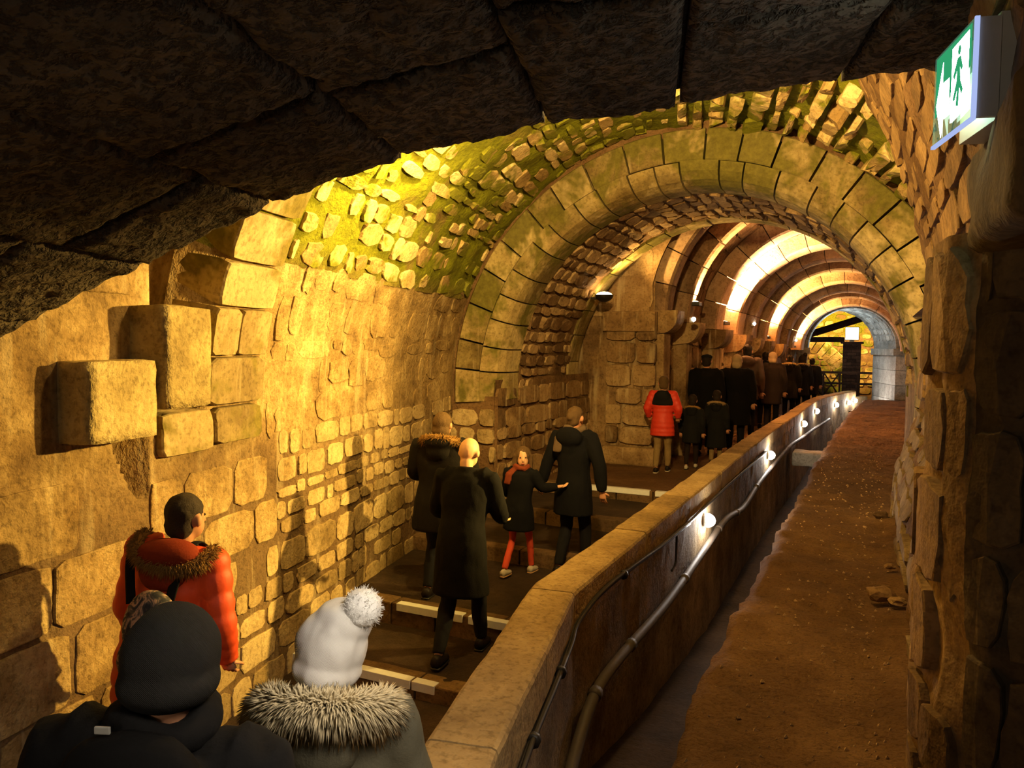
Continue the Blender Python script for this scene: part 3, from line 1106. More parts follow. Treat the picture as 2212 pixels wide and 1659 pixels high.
# front of the gallery vault around and above its mouth
verts, f = [], []
c, r, zs = gal(11.22)
for i in range(41):
    a = PI * i / 40
    for rr in (r + 0.2, r + 1.3):
        verts.append((c - rr * math.cos(a), 11.2, zs + rr * math.sin(a)))
for i in range(40):
    f.append((2 * i, 2 * i + 2, 2 * i + 3, 2 * i + 1))
o = pyd('wall_mouth', verts, f, M_gwall)
tag(o, 'wall ring around the mouth of the ribbed gallery', 'wall', kind='structure')
# rear right jamb of the great arch
jr = pyd('wall_jamb', [(ACX + RI, 8.7, -0.2), (ACX + RI, 11.2, -0.2), (ACX + RI, 11.2, 1.4), (ACX + RI, 8.7, 1.4)], [(0, 1, 2, 3)], M_soffit)
tag(jr, 'reveal of the great arch on the ledge side', 'wall', kind='structure')

# ------------------------------------------------------------------ far end: grey arch and the room behind it
BX, BR, BZ, BY = -0.66, 1.17, 1.78, 24.3
bl = empty('grey_arch', (BX, BY, 0))
tag(bl, 'pale grey stone arch at the far end, lit by cool light', 'arch', kind='structure')
for k in range(15):
    a0, a1 = PI * k / 15 + 0.005, PI * (k + 1) / 15 - 0.005
    prof = [(BR, BY), (BR, BY + 0.55), (BR + 0.34, BY + 0.55), (BR + 0.34, BY)]
    under(arch_sweep('voussoir', prof, a0, a1, M_blue, None, 2, BX, BZ, 0.004), bl)


def S_bl(Y, v, h):
    th = v / BR
    rr = BR + 0.02 - h
    return (BX - rr * math.cos(th) - 0.33 * (Y - BY - 0.5), Y, BZ + rr * math.sin(th))


under(surface('barrel', S_bl, frange(BY + 0.5, 26.6, 0.1), frange(0, BR * PI, 0.07), M_blue, None, 0.02, 4, True), bl)
tmp = empty('tmp')
courses('barrel_stone', S_bl, (BY + 0.58, 26.5), (0.3, BR * PI - 0.2), (0.16, 0.24), (0.22, 0.4), 0.02, M_blue, tmp, 0.03, 0.12, 4.5, None, 0.9, 90)
for o in list(tmp.children):
    under(o, bl)
bpy.data.objects.remove(tmp)
for sgn in (-1, 1):
    xa, xb = sorted((BX + sgn * BR, BX + sgn * (BR + 0.34)))
    z = 1.78
    first = True
    while z > -0.6:
        hgt = 0.20 if first else 0.42
        d = 0.07 if first else 0.0
        js = box('jamb_stone', (xa - d, BY - 0.01 - d, z - hgt + 0.006), (xb + d, BY + 2.3, z), M_blue, None, 0.012)
        for v in js.data.vertices:
            v.co.x -= 0.33 * max(0.0, v.co.y - BY - 0.5)
        under(js, bl)
        first = False
        z -= hgt
# cross wall around it
verts, f = [], []
for i in range(33):
    a = PI * i / 32
    for rr in (BR + 0.30, 2.6):
        verts.append((BX - rr * math.cos(a), BY + 0.05, BZ + rr * math.sin(a)))
n0 = len(verts)
for i in range(32):
    f.append((2 * i, 2 * i + 2, 2 * i + 3, 2 * i + 1))
verts += [(BX + BR + 0.3, BY + 0.05, -0.6), (BX + 2.6, BY + 0.05, -0.6), (BX + 2.6, BY + 0.05, BZ), (BX + BR + 0.3, BY + 0.05, BZ)]
verts += [(BX - 2.6, BY + 0.05, -0.6), (BX - BR - 0.3, BY + 0.05, -0.6), (BX - BR - 0.3, BY + 0.05, BZ), (BX - 2.6, BY + 0.05, BZ)]
f += [(n0, n0 + 1, n0 + 2, n0 + 3), (n0 + 4, n0 + 5, n0 + 6, n0 + 7)]
o = pyd('wall_end', verts, f, M_web)
tag(o, 'reddish brown end wall around the grey arch', 'wall', kind='structure')


def S_endr(x, z, h):
    return (x, BY + 0.04 - h, z)


courses('stone', S_endr, (BX + BR + 0.42, 1.3), (0.3, 1.75), (0.18, 0.3), (0.25, 0.5), 0.02, M_web, o, 0.03, 0.1, 5, None, 0.95, 30)


def S_back(x, z, h):
    return (x, 33.0 - h, z)


bw = surface('wall_far', S_back, frange(-5, 2.5, 0.3), frange(-1.2, 4.5, 0.3), M_moss, None, 0.02, 3, False)
tag(bw, 'rubble wall of the lit room beyond the grey arch', 'wall', kind='structure')
courses('stone', S_back, (-3.6, 1.2), (-0.6, 3.4), (0.2, 0.32), (0.28, 0.55), 0.05, M_far, bw, 0.05, 0.14, 4, None, 0.92, 190)
o = pyd('floor_far', [(-5, 24.6, -0.05), (2.5, 24.6, -0.05), (2.5, 33, -0.05), (-5, 33, -0.05)], [(0, 1, 2, 3)], M_dirt)
tag(o, 'earth floor of the room beyond the grey arch', 'floor', kind='structure')
# brick pillar with courses
pil = empty('brick_pillar', (-0.76, 29.3, -0.05))
tag(pil, 'dark brick pillar standing beyond the grey arch', 'pillar')
z = -0.05
k = 0
while z < 1.93:
    w0, w1 = -1.05, -0.47
    js = [w0, w0 + 0.29, w1] if k % 2 else [w0, w0 + 0.145, w0 + 0.435, w1]
    for a_, b_ in zip(js, js[1:]):
        under(box('brick', (a_ + 0.005, 29.0, z + 0.006), (b_ - 0.005, 29.6, z + 0.106), M_brick, None, 0.004), pil)
    z += 0.112
    k += 1
under(box('pillar_core', (-1.04, 29.01, -0.05), (-0.48, 29.59, 1.92), M_darkgap, None), pil)
under(box('cap_slab', (-1.12, 28.95, 1.93), (-0.40, 29.65, 2.0), M_brick, None, 0.01), pil)
# floodlight box on the pillar, timbers, relieving arch, railing
fl = empty('floodlight', (-0.80, 29.3, 2.0))
tag(fl, 'glaring square floodlight on top of the brick pillar', 'lamp')
M_glare = glow('floodlight_glass', (1.0, 0.72, 0.30), 55)
under(box('housing', (-1.0, 29.28, 2.05), (-0.55, 29.5, 2.52), M_blackmetal, None, 0.02), fl)
under(box('glass', (-0.98, 29.25, 2.08), (-0.57, 29.285, 2.49), M_glare, None, 0.01), fl)
under(box('bracket', (-0.85, 29.3, 2.0), (-0.7, 29.4, 2.06), M_blackmetal, None), fl)
bm1 = tube('timber_beam', [(-2.9, 30.5, 2.05), (-0.2, 30.2, 2.95)], 0.13, M_wood, None, 8)
tag(bm1, 'slanting dark timber beam under the far ceiling', 'beam')
bm2 = box('timber_beam', (-2.9, 29.05, 1.98), (-1.0, 29.3, 2.16), M_wood, None, 0.02, 0.01)
tag(bm2, 'level dark timber beam resting on the brick pillar', 'beam')
br = empty('relieving_arch', (-1.7, 31.5, 0))
tag(br, 'pale segmental arch of slanting stones behind the far railing', 'arch', kind='structure')
for k in range(12):
    a0, a1 = R(20) + R(70) * k / 12 + 0.006, R(20) + R(70) * (k + 1) / 12 - 0.006
    prof = [(2.2, 31.2), (2.2, 31.8), (2.75, 31.8), (2.75, 31.2)]
    under(arch_sweep('voussoir', prof, PI - a1, PI - a0, M_far, None, 2, -3.3, -0.25, 0.01), br)
rl = empty('railing', (-1.3, 27.4, -0.05))
tag(rl, 'dark wooden railing with crossed bars at the far room', 'railing')
for zz in (0.62, 0.98):
    under(box('rail', (-2.3, 27.37, zz - 0.035), (0.45, 27.43, zz + 0.035), M_wood, None, 0.006), rl)
for xx in (-2.25, -1.55, -1.05, -0.5, 0.0, 0.42):
    under(box('post', (xx - 0.03, 27.36, -0.05), (xx + 0.03, 27.44, 0.98), M_wood, None, 0.006), rl)
for xa, xb in ((-1.55, -1.05), (-2.25, -1.55)):
    under(tube('brace', [(xa, 27.4, 0.98), (xb, 27.4, 0.2)], 0.022, M_wood, None, 6), rl)
    under(tube('brace', [(xb, 27.4, 0.98), (xa, 27.4, 0.2)], 0.022, M_wood, None, 6), rl)
lamp('POINT', (-1.9, 31.0, 2.75), 420, WARM, 0.1)
lamp('POINT', (-1.25, 25.3, 2.55), 60, COOL, 0.06)
lamp('SPOT', (-0.75, 30.9, 2.4), 700, WARM, 0.1, (-1.6, 33, 1.9), 140, 0.8)

# ------------------------------------------------------------------ uplights in the gallery
M_led = glow('uplight_lens', (1.0, 0.72, 0.42), 30)


def uplight(Y, hw, label, power, col, dz=0.16, inset=0.10):
    c, r, zs = gal(Y)
    x = c - r - 0.26 + inset
    z = zs + dz
    root = empty('uplight', (x, Y, z))
    tag(root, label, 'lamp', 'gallery uplights')
    under(box('housing', (x - 0.06, Y - hw, z - 0.07), (x + 0.10, Y + hw, z - 0.005), M_blackmetal, None, 0.01), root)
    under(box('lens', (x - 0.05, Y - hw + 0.02, z - 0.008), (x + 0.05, Y + hw - 0.02, z + 0.004), M_led, None), root)
    # throws its beam up along the curve of the vault
    for k, (f_, p) in enumerate(((0.0, 1.0),)):
        lamp('AREA', (x + 0.03, Y, z + 0.03), power, col, hw * 1.7, (x + 0.30, Y, z + 0.9), spread=95, sy=0.08)
    return root


uplight(12.68, 0.10, 'small uplight at the foot of the second rib', 90, ORG, 0.35, 0.30)
uplight(15.23, 0.30, 'long dark uplight trough under the brightest lit band of the vault', 800, (1.0, 0.66, 0.32), 0.22)
uplight(19.13, 0.26, 'uplight trough under the middle lit band of the vault', 380, (1.0, 0.64, 0.22), 0.16)
uplight(22.62, 0.24, 'farthest uplight trough under the last lit band', 280, (1.0, 0.60, 0.22), 0.10)

# small white lamps on the consoles
M_spark = glow('small_led', (0.85, 0.93, 1.0), 25)


def small_led(p, label):
    root = empty('console_light', p)
    tag(root, label, 'lamp', 'small white console lights')
    bmm = bmesh.new()
    bmesh.ops.create_uvsphere(bmm, u_segments=10, v_segments=6, radius=0.035)
    me = bpy.data.meshes.new('bulb')
    bmm.to_mesh(me); bmm.free()
    link('bulb', me, M_spark, root, True)
    b = box('bracket', (-0.06, -0.02, -0.05), (0.0, 0.06, 0.03), M_whitebox, root, 0.008)
    return root


small_led((-2.52, 11.75, 2.20), 'small white light on the console of the corbelled pier')
small_led((-2.36, 17.0, 2.28), 'small white light beside the fifth rib')
small_led((-1.95, 21.9, 1.98), 'small white light below the farthest lit band')
lamp('POINT', (-1.0, 14.8, 2.1), 24, ORG, 0.25)  # added fill without a fixture, warms the vault between the ribs
lamp('POINT', (-0.6, 19.5, 2.0), 12, ORG, 0.25)  # second added fill point, farther along the gallery

# ------------------------------------------------------------------ sconce on the great arch intrados
sc = empty('wall_sconce', (-3.50, 10.42, 2.50))
tag(sc, 'glowing bowl sconce on the underside of the great arch', 'lamp')
V, F = [], []
n, m_ = 16, 6
for j in range(m_ + 1):
    t = j / m_ * PI / 2
    for k in range(n):
        a = 2 * PI * k / n
        V.append((0.13 * math.sin(t) * math.cos(a), 0.13 * math.sin(t) * math.sin(a), -0.10 * math.cos(t)))
F = grid_faces(m_ + 1, n)
F += [((j + 1) * n - 1, (j + 2) * n - 1, (j + 1) * n, j * n) for j in range(m_)]
pyd('bowl', V, F, M_blackmetal, sc, True)
M_flame = glow('sconce_glass', (1.0, 0.66, 0.26), 45)
V, F = [], []
for j in range(m_ + 1):
    t = j / m_ * PI / 2
    for k in range(n):
        a = 2 * PI * k / n
        V.append((0.11 * math.sin(t) * math.cos(a), 0.11 * math.sin(t) * math.sin(a), 0.045 * math.cos(t)))
F = grid_faces(m_ + 1, n)
F += [((j + 1) * n - 1, (j + 2) * n - 1, (j + 1) * n, j * n) for j in range(m_)]
pyd('glass', V, F, M_flame, sc, True)
box('arm', (-0.2, -0.015, -0.06), (-0.08, 0.015, -0.03), M_blackmetal, sc)
lamp('SPOT', (-3.44, 10.55, 2.62), 160, (1.0, 0.62, 0.18), 0.05, (-1.9, 10.72, 3.55), 120, 0.7)

# ------------------------------------------------------------------ bulkhead lamps on the parapet
M_bulb = glow('bulkhead_globe', (1.0, 0.92, 0.84), 330)
where = ['lamp on the parapet nearest the viewer, above the grey pipe', 'second lamp along the parapet from the viewer', 'third lamp along the parapet from the viewer',
         'fourth lamp along the parapet from the viewer', 'fifth lamp where the parapet begins to bend', 'sixth lamp beyond the bend of the parapet', 'last and farthest lamp at the end of the parapet']
for i, (Y, z) in enumerate([(7.22, 0.17), (11.9, 0.19), (16.6, 0.24), (19.7, 0.27), (22.9, 0.22), (24.4, 0.2), (25.1, 0.22)]):
    s = s_of_y(Y)
    p = Vector(S_par(s, z, 0.0))
    _, d_, n_ = par_at(s)
    root = empty('bulkhead_lamp', p, math.atan2(n_.y, n_.x))
    tag(root, 'round white bulkhead ' + where[i], 'lamp', 'parapet lamps')
    tube('base', [(-0.02, 0, 0), (0.035, 0, 0)], 0.062, M_whitebox, root, 14, (0, 0, 1))
    V, F = [], []
    for j in range(7):
        t = j / 6 * PI / 2
        for k in range(12):
            a = 2 * PI * k / 12
            V.append((0.035 + 0.075 * math.cos(t), 0.056 * math.sin(t) * math.cos(a), 0.066 * math.sin(t) * math.sin(a)))
    F = grid_faces(7, 12) + [((j + 1) * 12 - 1, (j + 2) * 12 - 1, (j + 1) * 12, j * 12) for j in range(6)]
    pyd('globe', V, F, M_bulb, root, True)

# ------------------------------------------------------------------ pipe, cable bundle, junction box
ppts = [S_par(s_of_y(Y), z, 0.045) for Y, z in [(1.9, -0.42), (2.7, -0.37), (3.5, -0.27), (4.0, -0.15), (4.5, -0.115), (5.7, -0.14), (7.1, -0.07), (8.2, -0.02), (9.4, -0.12), (10.8, -0.04), (12.5, 0.0), (14.4, 0.05), (16, 0.0), (19, -0.1), (22, -0.1)]]
pp = empty('conduit_pipe', ppts[2])
tag(pp, 'grey conduit pipe running along the parapet below the lamps', 'pipe')
under(tube('pipe', smooth_path(ppts, 5), 0.033, M_pipe, None, 10, (0, 0, 1)), pp)
ps = smooth_path(ppts, 5)
for k in (8, 15, 21, 27, 33, 38, 44):
    d_ = (ps[k + 1] - ps[k - 1]).normalized() * 0.03
    under(tube('collar', [ps[k] - d_, ps[k] + d_], 0.039, M_pipe, None, 10, (0, 0, 1)), pp)
bun = empty('cable_bundle', S_par(s_of_y(3.0), 0.29, 0.02))
tag(bun, 'black cable bundle draped along the parapet face', 'cable')
cpts = [(1.6, 0.27), (2.4, 0.285), (3.1, 0.29), (3.5, 0.30), (3.75, 0.325), (4.2, 0.375), (4.9, 0.35), (5.6, 0.315), (6.5, 0.295), (7.6, 0.30), (9.5, 0.29), (11.6, 0.27)]
for k in range(5):
    q = [S_par(s_of_y(Y), z + 0.011 * math.sin(2.1 * k + j), 0.018 + 0.008 * math.cos(1.7 * k + j * 0.8)) for j, (Y, z) in enumerate(cpts if k < 3 else cpts[:9])]
    under(tube('cable', smooth_path(q, 5), 0.0105, M_cable, None, 6, (0, 0, 1)), bun)
for Y in (2.6, 3.2, 4.6):
    z = float(np.interp(Y, [a for a, b in cpts], [b for a, b in cpts]))
    a_ = Vector(S_par(s_of_y(Y - 0.012), z, 0.018)); b_ = Vector(S_par(s_of_y(Y + 0.012), z, 0.018))
    under(tube('cable_tie', [a_, b_], 0.03, M_cable, None, 8, (0, 0, 1)), bun)
hook = tube('loose_cable_end', smooth_path([S_par(s_of_y(6.05), 0.28, 0.02), S_par(s_of_y(6.02), 0.16, 0.025), S_par(s_of_y(6.0), 0.07, 0.025), S_par(s_of_y(5.88), 0.045, 0.025)], 5), 0.009, M_cable, None, 6)
tag(hook, 'loose black cable end hanging from the bundle before the first lamp', 'cable')
jb = empty('junction_box', S_par(s_of_y(2.45), 0.1, 0.03))
tag(jb, 'brown junction box with a small white label at the parapet foot', 'box')
_p, _d, _n = par_at(s_of_y(2.45))
jb.rotation_euler = (0, 0, math.atan2(_d.y, _d.x))
M_jbox = plain('brown_plastic', (92, 66, 42), 0.4, 0.0, spec=0.5)
V, F = [], []
prof = [(-0.22, -0.30), (0.10, -0.30), (0.10, 0.06), (0.06, 0.10), (-0.18, 0.10), (-0.22, 0.06)]
V = [(x, 0.05, z) for x, z in prof] + [(x, -0.10, z) for x, z in prof]
F = [(k, (k + 1) % 6, 6 + (k + 1) % 6, 6 + k) for k in range(6)] + [tuple(reversed(range(6))), tuple(range(6, 12))]
pyd('case', V, F, M_jbox, jb)
box('label_plate', (0.0, -0.102, 0.03), (0.045, -0.1005, 0.075), M_whitebox, jb)
box('lid_rim', (-0.20, -0.104, -0.02), (0.09, -0.100, -0.012), M_cable, jb)

# pale block bridging the channel
blk = box('bridge_block', (-1.28, 14.3, -0.30), (-0.62, 14.75, -0.05), M_blue, None, 0.03, 0.015, 2, True)
tag(blk, 'pale squared stone block bridging the channel', 'stone')

# ------------------------------------------------------------------ exit sign
es = empty('exit_sign', (0.19, 2.08, 2.36))
tag(es, 'lit emergency exit sign, clear plate with green and white pictograms', 'sign')
pa, pb = Vector((0.186, 2.08, 0)), Vector((0.122, 2.345, 0))
dd = (pb - pa).normalized()
nn_ = Vector((-dd.y, dd.x, 0))         # towards the left of the gallery
if nn_.x > 0:
    nn_ = -nn_
Lp = (pb - pa).length
Z0, Z1 = 2.335, 2.560


def pl(u_, w_, o_):
    """point on the plate: u along it (0..1), w up (0..1), o out of it"""
    q = pa + dd * (u_ * Lp) + nn_ * o_
    return (q.x, q.y, Z0 + (Z1 - Z0) * w_)


def plate_poly(name, pts, o0, o1, m):
    n = len(pts)
    V = [pl(u_, w_, o0) for u_, w_ in pts] + [pl(u_, w_, o1) for u_, w_ in pts]
    F = [tuple(range(n)), tuple(reversed(range(n, 2 * n)))] + [(k, n + k, n + (k + 1) % n, (k + 1) % n) for k in range(n)]
    return under(pyd(name, V, F, m), es)


t = NT('clear_acrylic')
g1 = t.n('ShaderNodeBsdfTransparent'); g1.inputs[0].default_value = (0.80, 0.95, 0.86, 1)
g2 = t.n('ShaderNodeBsdfGlossy'); g2.inputs['Roughness'].default_value = 0.08
g3 = t.n('ShaderNodeEmission'); g3.inputs[0].default_value = (0.25, 0.75, 0.5, 1); g3.inputs[1].default_value = 0.08
mx = t.n('ShaderNodeMixShader'); mx.inputs[0].default_value = 0.10
ad = t.n('ShaderNodeAddShader')
t.l(g1.outputs[0], mx.inputs[1]); t.l(g2.outputs[0], mx.inputs[2]); t.l(mx.outputs[0], ad.inputs[0]); t.l(g3.outputs[0], ad.inputs[1]); t.l(ad.outputs[0], t.out.inputs[0])
M_acr = t.m
M_sgreen = glow('sign_green', (0.02, 0.22, 0.09), 1.6)
M_swhite = glow('sign_white', (0.88, 1.0, 0.98), 12.0)
M_edge = glow('lit_plate_edge', (0.45, 0.55, 0.95), 0.9)
plate_poly('plate', [(0, 0), (1, 0), (1, 1), (0, 1)], 0.0, 0.006, M_acr)
plate_poly('green_field', [(0.06, 0.55), (0.94, 0.30), (0.94, 0.97), (0.06, 0.97)], 0.0062, 0.0072, M_sgreen)
# arrow on the far half, door and running figure on the near half
plate_poly('arrow', [(0.90, 0.42), (0.74, 0.86), (0.74, 0.62), (0.56, 0.62), (0.56, 0.22), (0.74, 0.22), (0.74, 0.02)], 0.0074, 0.0084, M_swhite)
plate_poly('door_field', [(0.10, 0.16), (0.50, 0.10), (0.50, 0.90), (0.10, 0.92)], 0.0074, 0.0084, M_swhite)
plate_poly('figure', [(0.30, 0.22), (0.36, 0.24), (0.33, 0.42), (0.40, 0.30), (0.44, 0.33), (0.36, 0.50), (0.35, 0.62), (0.42, 0.54), (0.45, 0.58), (0.35, 0.74), (0.28, 0.74), (0.22, 0.60), (0.25, 0.57), (0.29, 0.64), (0.27, 0.48), (0.20, 0.36), (0.23, 0.32), (0.29, 0.42)], 0.0086, 0.0094, M_sgreen)
hd = [(0.315 + 0.035 * math.cos(2 * PI * k / 10), 0.81 + 0.05 * math.sin(2 * PI * k / 10)) for k in range(10)]
plate_poly('figure_head', hd, 0.0086, 0.0094, M_sgreen)
plate_poly('plate_edge', [(-0.02, -0.035), (1.02, -0.035), (1.02, 0.0), (-0.02, 0.0)], -0.002, 0.008, M_edge)
plate_poly('plate_edge', [(-0.025, 0.0), (0.0, 0.0), (0.0, 1.0), (-0.025, 1.0)], -0.002, 0.008, M_edge)
# white housing fixed to the pier behind the plate
V = [pl(u_, w_, o_) for u_, w_, o_ in [(0.02, -0.02, -0.05), (0.9, -0.02, -0.05), (0.9, 1.05, -0.05), (0.02, 1.05, -0.05), (0.02, -0.02, -0.19), (0.9, -0.02, -0.19), (0.9, 1.05, -0.19), (0.02, 1.05, -0.19)]]
o = under(pyd('housing', V, [(0, 3, 2, 1), (4, 5, 6, 7), (0, 1, 5, 4), (1, 2, 6, 5), (2, 3, 7, 6), (3, 0, 4, 7)], M_whitebox), es)
V = [pl(u_, w_, o_) for u_, w_, o_ in [(0.0, 0.0, -0.0005), (0.06, 0.0, -0.0005), (0.06, 1.0, -0.0005), (0.0, 1.0, -0.0005), (0.0, 0.0, -0.05), (0.06, 0.0, -0.05), (0.06, 1.0, -0.05), (0.0, 1.0, -0.05)]]
under(pyd('inner_cover', V, [(0, 3, 2, 1), (4, 5, 6, 7), (0, 1, 5, 4), (1, 2, 6, 5), (2, 3, 7, 6), (3, 0, 4, 7)], M_whitebox), es)

# ------------------------------------------------------------------ loose stones on the ledge
def rock(name, loc, s, m, parent=None, seed=0):
    bmm = bmesh.new()
    bmesh.ops.create_icosphere(bmm, subdivisions=2, radius=1.0)
    for v in bmm.verts:
        k = 1 + 0.35 * fbm((v.co.x * 1.2 + seed, v.co.y * 1.2, v.co.z * 1.2), 3)
        v.co = Vector((v.co.x * s[0] * k, v.co.y * s[1] * k, v.co.z * s[2] * k))
    me = bpy.data.meshes.new(name)
    bmm.to_mesh(me); bmm.free()
    o = link(name, me, m, parent, False)
    o.location = loc
    return o


tag(rock('loose_rock', (0.075, 4.92, 0.365), (0.085, 0.06, 0.045), M_pebble, None, 3), 'largest loose rock on the ledge near the wall foot', 'rock')
tag(rock('loose_rock', (0.165, 4.84, 0.36), (0.05, 0.04, 0.025), M_pebble, None, 7), 'flat stone lying beside the largest loose rock', 'rock')
tag(rock('loose_rock', (0.085, 7.3, 0.36), (0.06, 0.05, 0.035), M_pebble, None, 11), 'pale stone at the foot of the wall, further along the ledge', 'rock')
tag(rock('loose_rock', (0.13, 5.6, 0.36), (0.035, 0.03, 0.02), M_pebble, None, 15), 'small pale pebble between the two larger rocks', 'rock')
V, F = [], []
for k in range(700):
    Y = 2.2 + 10 * random.random() ** 1.5
    x = random.uniform(-0.6, 0.10) if random.random() < 0.7 else random.uniform(-0.1, 0.12)
    s_ = random.uniform(0.004, 0.014)
    z = 0.30 + 0.035 * fbm((x * 1.3, Y * 0.9, 1)) + 0.018 * fbm((x * 6, Y * 6, 2), 4) + 0.06 * sstep(x, 0.0, 0.3) * (1 - sstep(Y, 7, 9))
    b0 = len(V)
    for dx, dy, dz in ((1, 0, 0), (-0.5, 0.9, 0), (-0.5, -0.9, 0), (0, 0, 0.9), (0, 0, -0.5)):
        V.append((x + dx * s_ * random.uniform(0.7, 1.3), Y + dy * s_ * random.uniform(0.7, 1.3), z + dz * s_))
    F += [(b0, b0 + 1, b0 + 3), (b0 + 1, b0 + 2, b0 + 3), (b0 + 2, b0, b0 + 3), (b0 + 1, b0, b0 + 4), (b0 + 2, b0 + 1, b0 + 4), (b0, b0 + 2, b0 + 4)]
o = pyd('gravel', V, F, M_grit)
tag(o, 'scattered grit and crumbs of stone on the earth ledge', 'gravel', kind='stuff')

for nm in ('small_led', 'sign_green', 'lit_plate_edge', 'uplight_lens', 'clear_acrylic', 'sconce_glass'):
    if nm in bpy.data.materials:
        bpy.data.materials[nm].cycles.emission_sampling = 'NONE'
# ------------------------------------------------------------------ people
M_skin = plain('skin', (196, 140, 104), 0.55, 0.05, 40, 0.3, var=0.08)
M_skin2 = plain('fair_skin', (222, 172, 132), 0.5, 0.05, 40, 0.35, var=0.06)
M_eye = plain('dark_eye', (40, 28, 22), 0.3, 0.0)
M_lip = plain('lips', (160, 84, 70), 0.5, 0.0)


def fabric(name, rgb, rough=0.9, bump=0.25, bscale=90, var=0.2, sheen=0.0, spec=0.15):
    return plain(name, rgb, rough, bump, bscale, spec, 0.0, None, 0.0, var, sheen)


def knit(name, rgb, scale=150, bump=0.6):
    t = NT(name)
    tc = t.n('ShaderNodeTexCoord')
    w = t.n('ShaderNodeTexWave')
    w.wave_type = 'BANDS'
    w.bands_direction = 'DIAGONAL'
    w.inputs['Scale'].default_value = scale
    w.inputs['Distortion'].default_value = 2.0
    w.inputs['Detail'].default_value = 2
    t.l(tc.outputs['Object'], w.inputs['Vector'])
    nz = t.noise(tc.outputs['Object'], scale, 2, 0.6)
    c = srgb(*rgb)
    col = t.mix(w.outputs['Fac'], tuple(x * 0.9 for x in c[:3]) + (1,), c)
    return t.done(col, 0.95, t.math('ADD', w.outputs['Fac'], t.math('MULTIPLY', nz, 0.5)), bump, 0.002, 0.1)


def ell(V, F, c, r, n=14, m=9, rot=None):
    off = len(V)
    for j in range(m + 1):
        t = PI * j / m
        for k in range(n):
            a = 2 * PI * k / n
            p = Vector((r[0] * math.sin(t) * math.cos(a), r[1] * math.sin(t) * math.sin(a), r[2] * math.cos(t)))
            if rot is not None:
                p = rot @ p
            V.append((c[0] + p.x, c[1] + p.y, c[2] + p.z))
    for j in range(m):
        for k in range(n):
            k2 = (k + 1) % n
            F.append((off + j * n + k, off + (j + 1) * n + k, off + (j + 1) * n + k2, off + j * n + k2))


WS = bpy.data.scenes.new('workshop')


def fuse(name, V, F, vox, m, parent, smooth=4, wrinkle=0.0, wscale=9.0, extra=None):
    """melt overlapping closed shapes into one continuous surface"""
    me = bpy.data.meshes.new(name + '_src')
    me.from_pydata([tuple(map(float, v)) for v in V], [], F)
    me.update()
    bm = bmesh.new()
    bm.from_mesh(me)
    bmesh.ops.remove_doubles(bm, verts=bm.verts[:], dist=1e-5)
    bmesh.ops.recalc_face_normals(bm, faces=bm.faces[:])
    bm.to_mesh(me)
    bm.free()
    tmp = bpy.data.objects.new(name + '_tmp', me)
    WS.collection.objects.link(tmp)
    md = tmp.modifiers.new('r', 'REMESH')
    md.mode = 'VOXEL'
    md.voxel_size = vox
    if smooth:
        ms = tmp.modifiers.new('s', 'SMOOTH')
        ms.factor = 0.5
        ms.iterations = smooth
    vl = WS.view_layers[0]
    vl.update()
    dg = vl.depsgraph
    ev = tmp.evaluated_get(dg)
    out = bpy.data.meshes.new_from_object(ev)
    out.name = name
    bpy.data.objects.remove(tmp)
    bpy.data.meshes.remove(me)
    if wrinkle:
        nrm = [v.normal.copy() for v in out.vertices]
        sd = random.random() * 30
        for v, nn in zip(out.vertices, nrm):
            v.co += nn * wrinkle * fbm((v.co.x * wscale + sd, v.co.y * wscale, v.co.z * wscale * 0.6), 3)
    if extra is not None:
        bm = bmesh.new()
        bm.from_mesh(out)
        e = bpy.data.meshes.new('x')
        e.from_pydata([tuple(map(float, v)) for v in extra[0]], [], extra[1])
        bm.from_mesh(e)
        bm.to_mesh(out)
        bm.free()
        bpy.data.meshes.remove(e)
    out.materials.clear()
    return link(name, out, m, parent, True)


def tufts(name, pts, length, rad, m, parent, per=8, droop=0.3, centre=None, flat=1.0):
    """fur: thin tapering locks standing out from a path"""
    V, F = [], []
    P = [Vector(p) for p in pts]
    for i in range(len(P)):
        d = (P[min(i + 1, len(P) - 1)] - P[max(0, i - 1)]).normalized()
        for _ in range(per):
            a = Vector((random.gauss(0, 1), random.gauss(0, 1), random.gauss(0, 1) * flat))
            a = (a - d * a.dot(d) * 0.7)
            if centre is not None:
                a += (P[i] - Vector(centre)).normalized() * 0.9
            a.normalize()
            L = length * random.uniform(0.5, 1.15)
            b = P[i] + a * rad * 0.6 + d * random.uniform(-0.01, 0.01)
            tip = b + a * L + Vector((0, 0, -droop * L))
            mid = b + a * L * 0.55 + Vector((0, 0, -droop * L * 0.25))
            s = a.cross(Vector((random.random(), random.random(), random.random() + 0.1))).normalized()
            t_ = a.cross(s)
            w = length * 0.07
            o = len(V)
            for q in range(3):
                an = 2 * PI * q / 3
                V.append(b + s * w * math.cos(an) + t_ * w * math.sin(an))
            for q in range(3):
                an = 2 * PI * q / 3
                V.append(mid + (s * math.cos(an) + t_ * math.sin(an)) * w * 0.7)
            V.append(tip)
            F += [(o, o + 1, o + 4, o + 3), (o + 1, o + 2, o + 5, o + 4), (o + 2, o, o + 3, o + 5), (o + 3, o + 4, o + 6), (o + 4, o + 5, o + 6), (o + 5, o + 3, o + 6)]
    return pyd(name, V, F, m, parent, True)


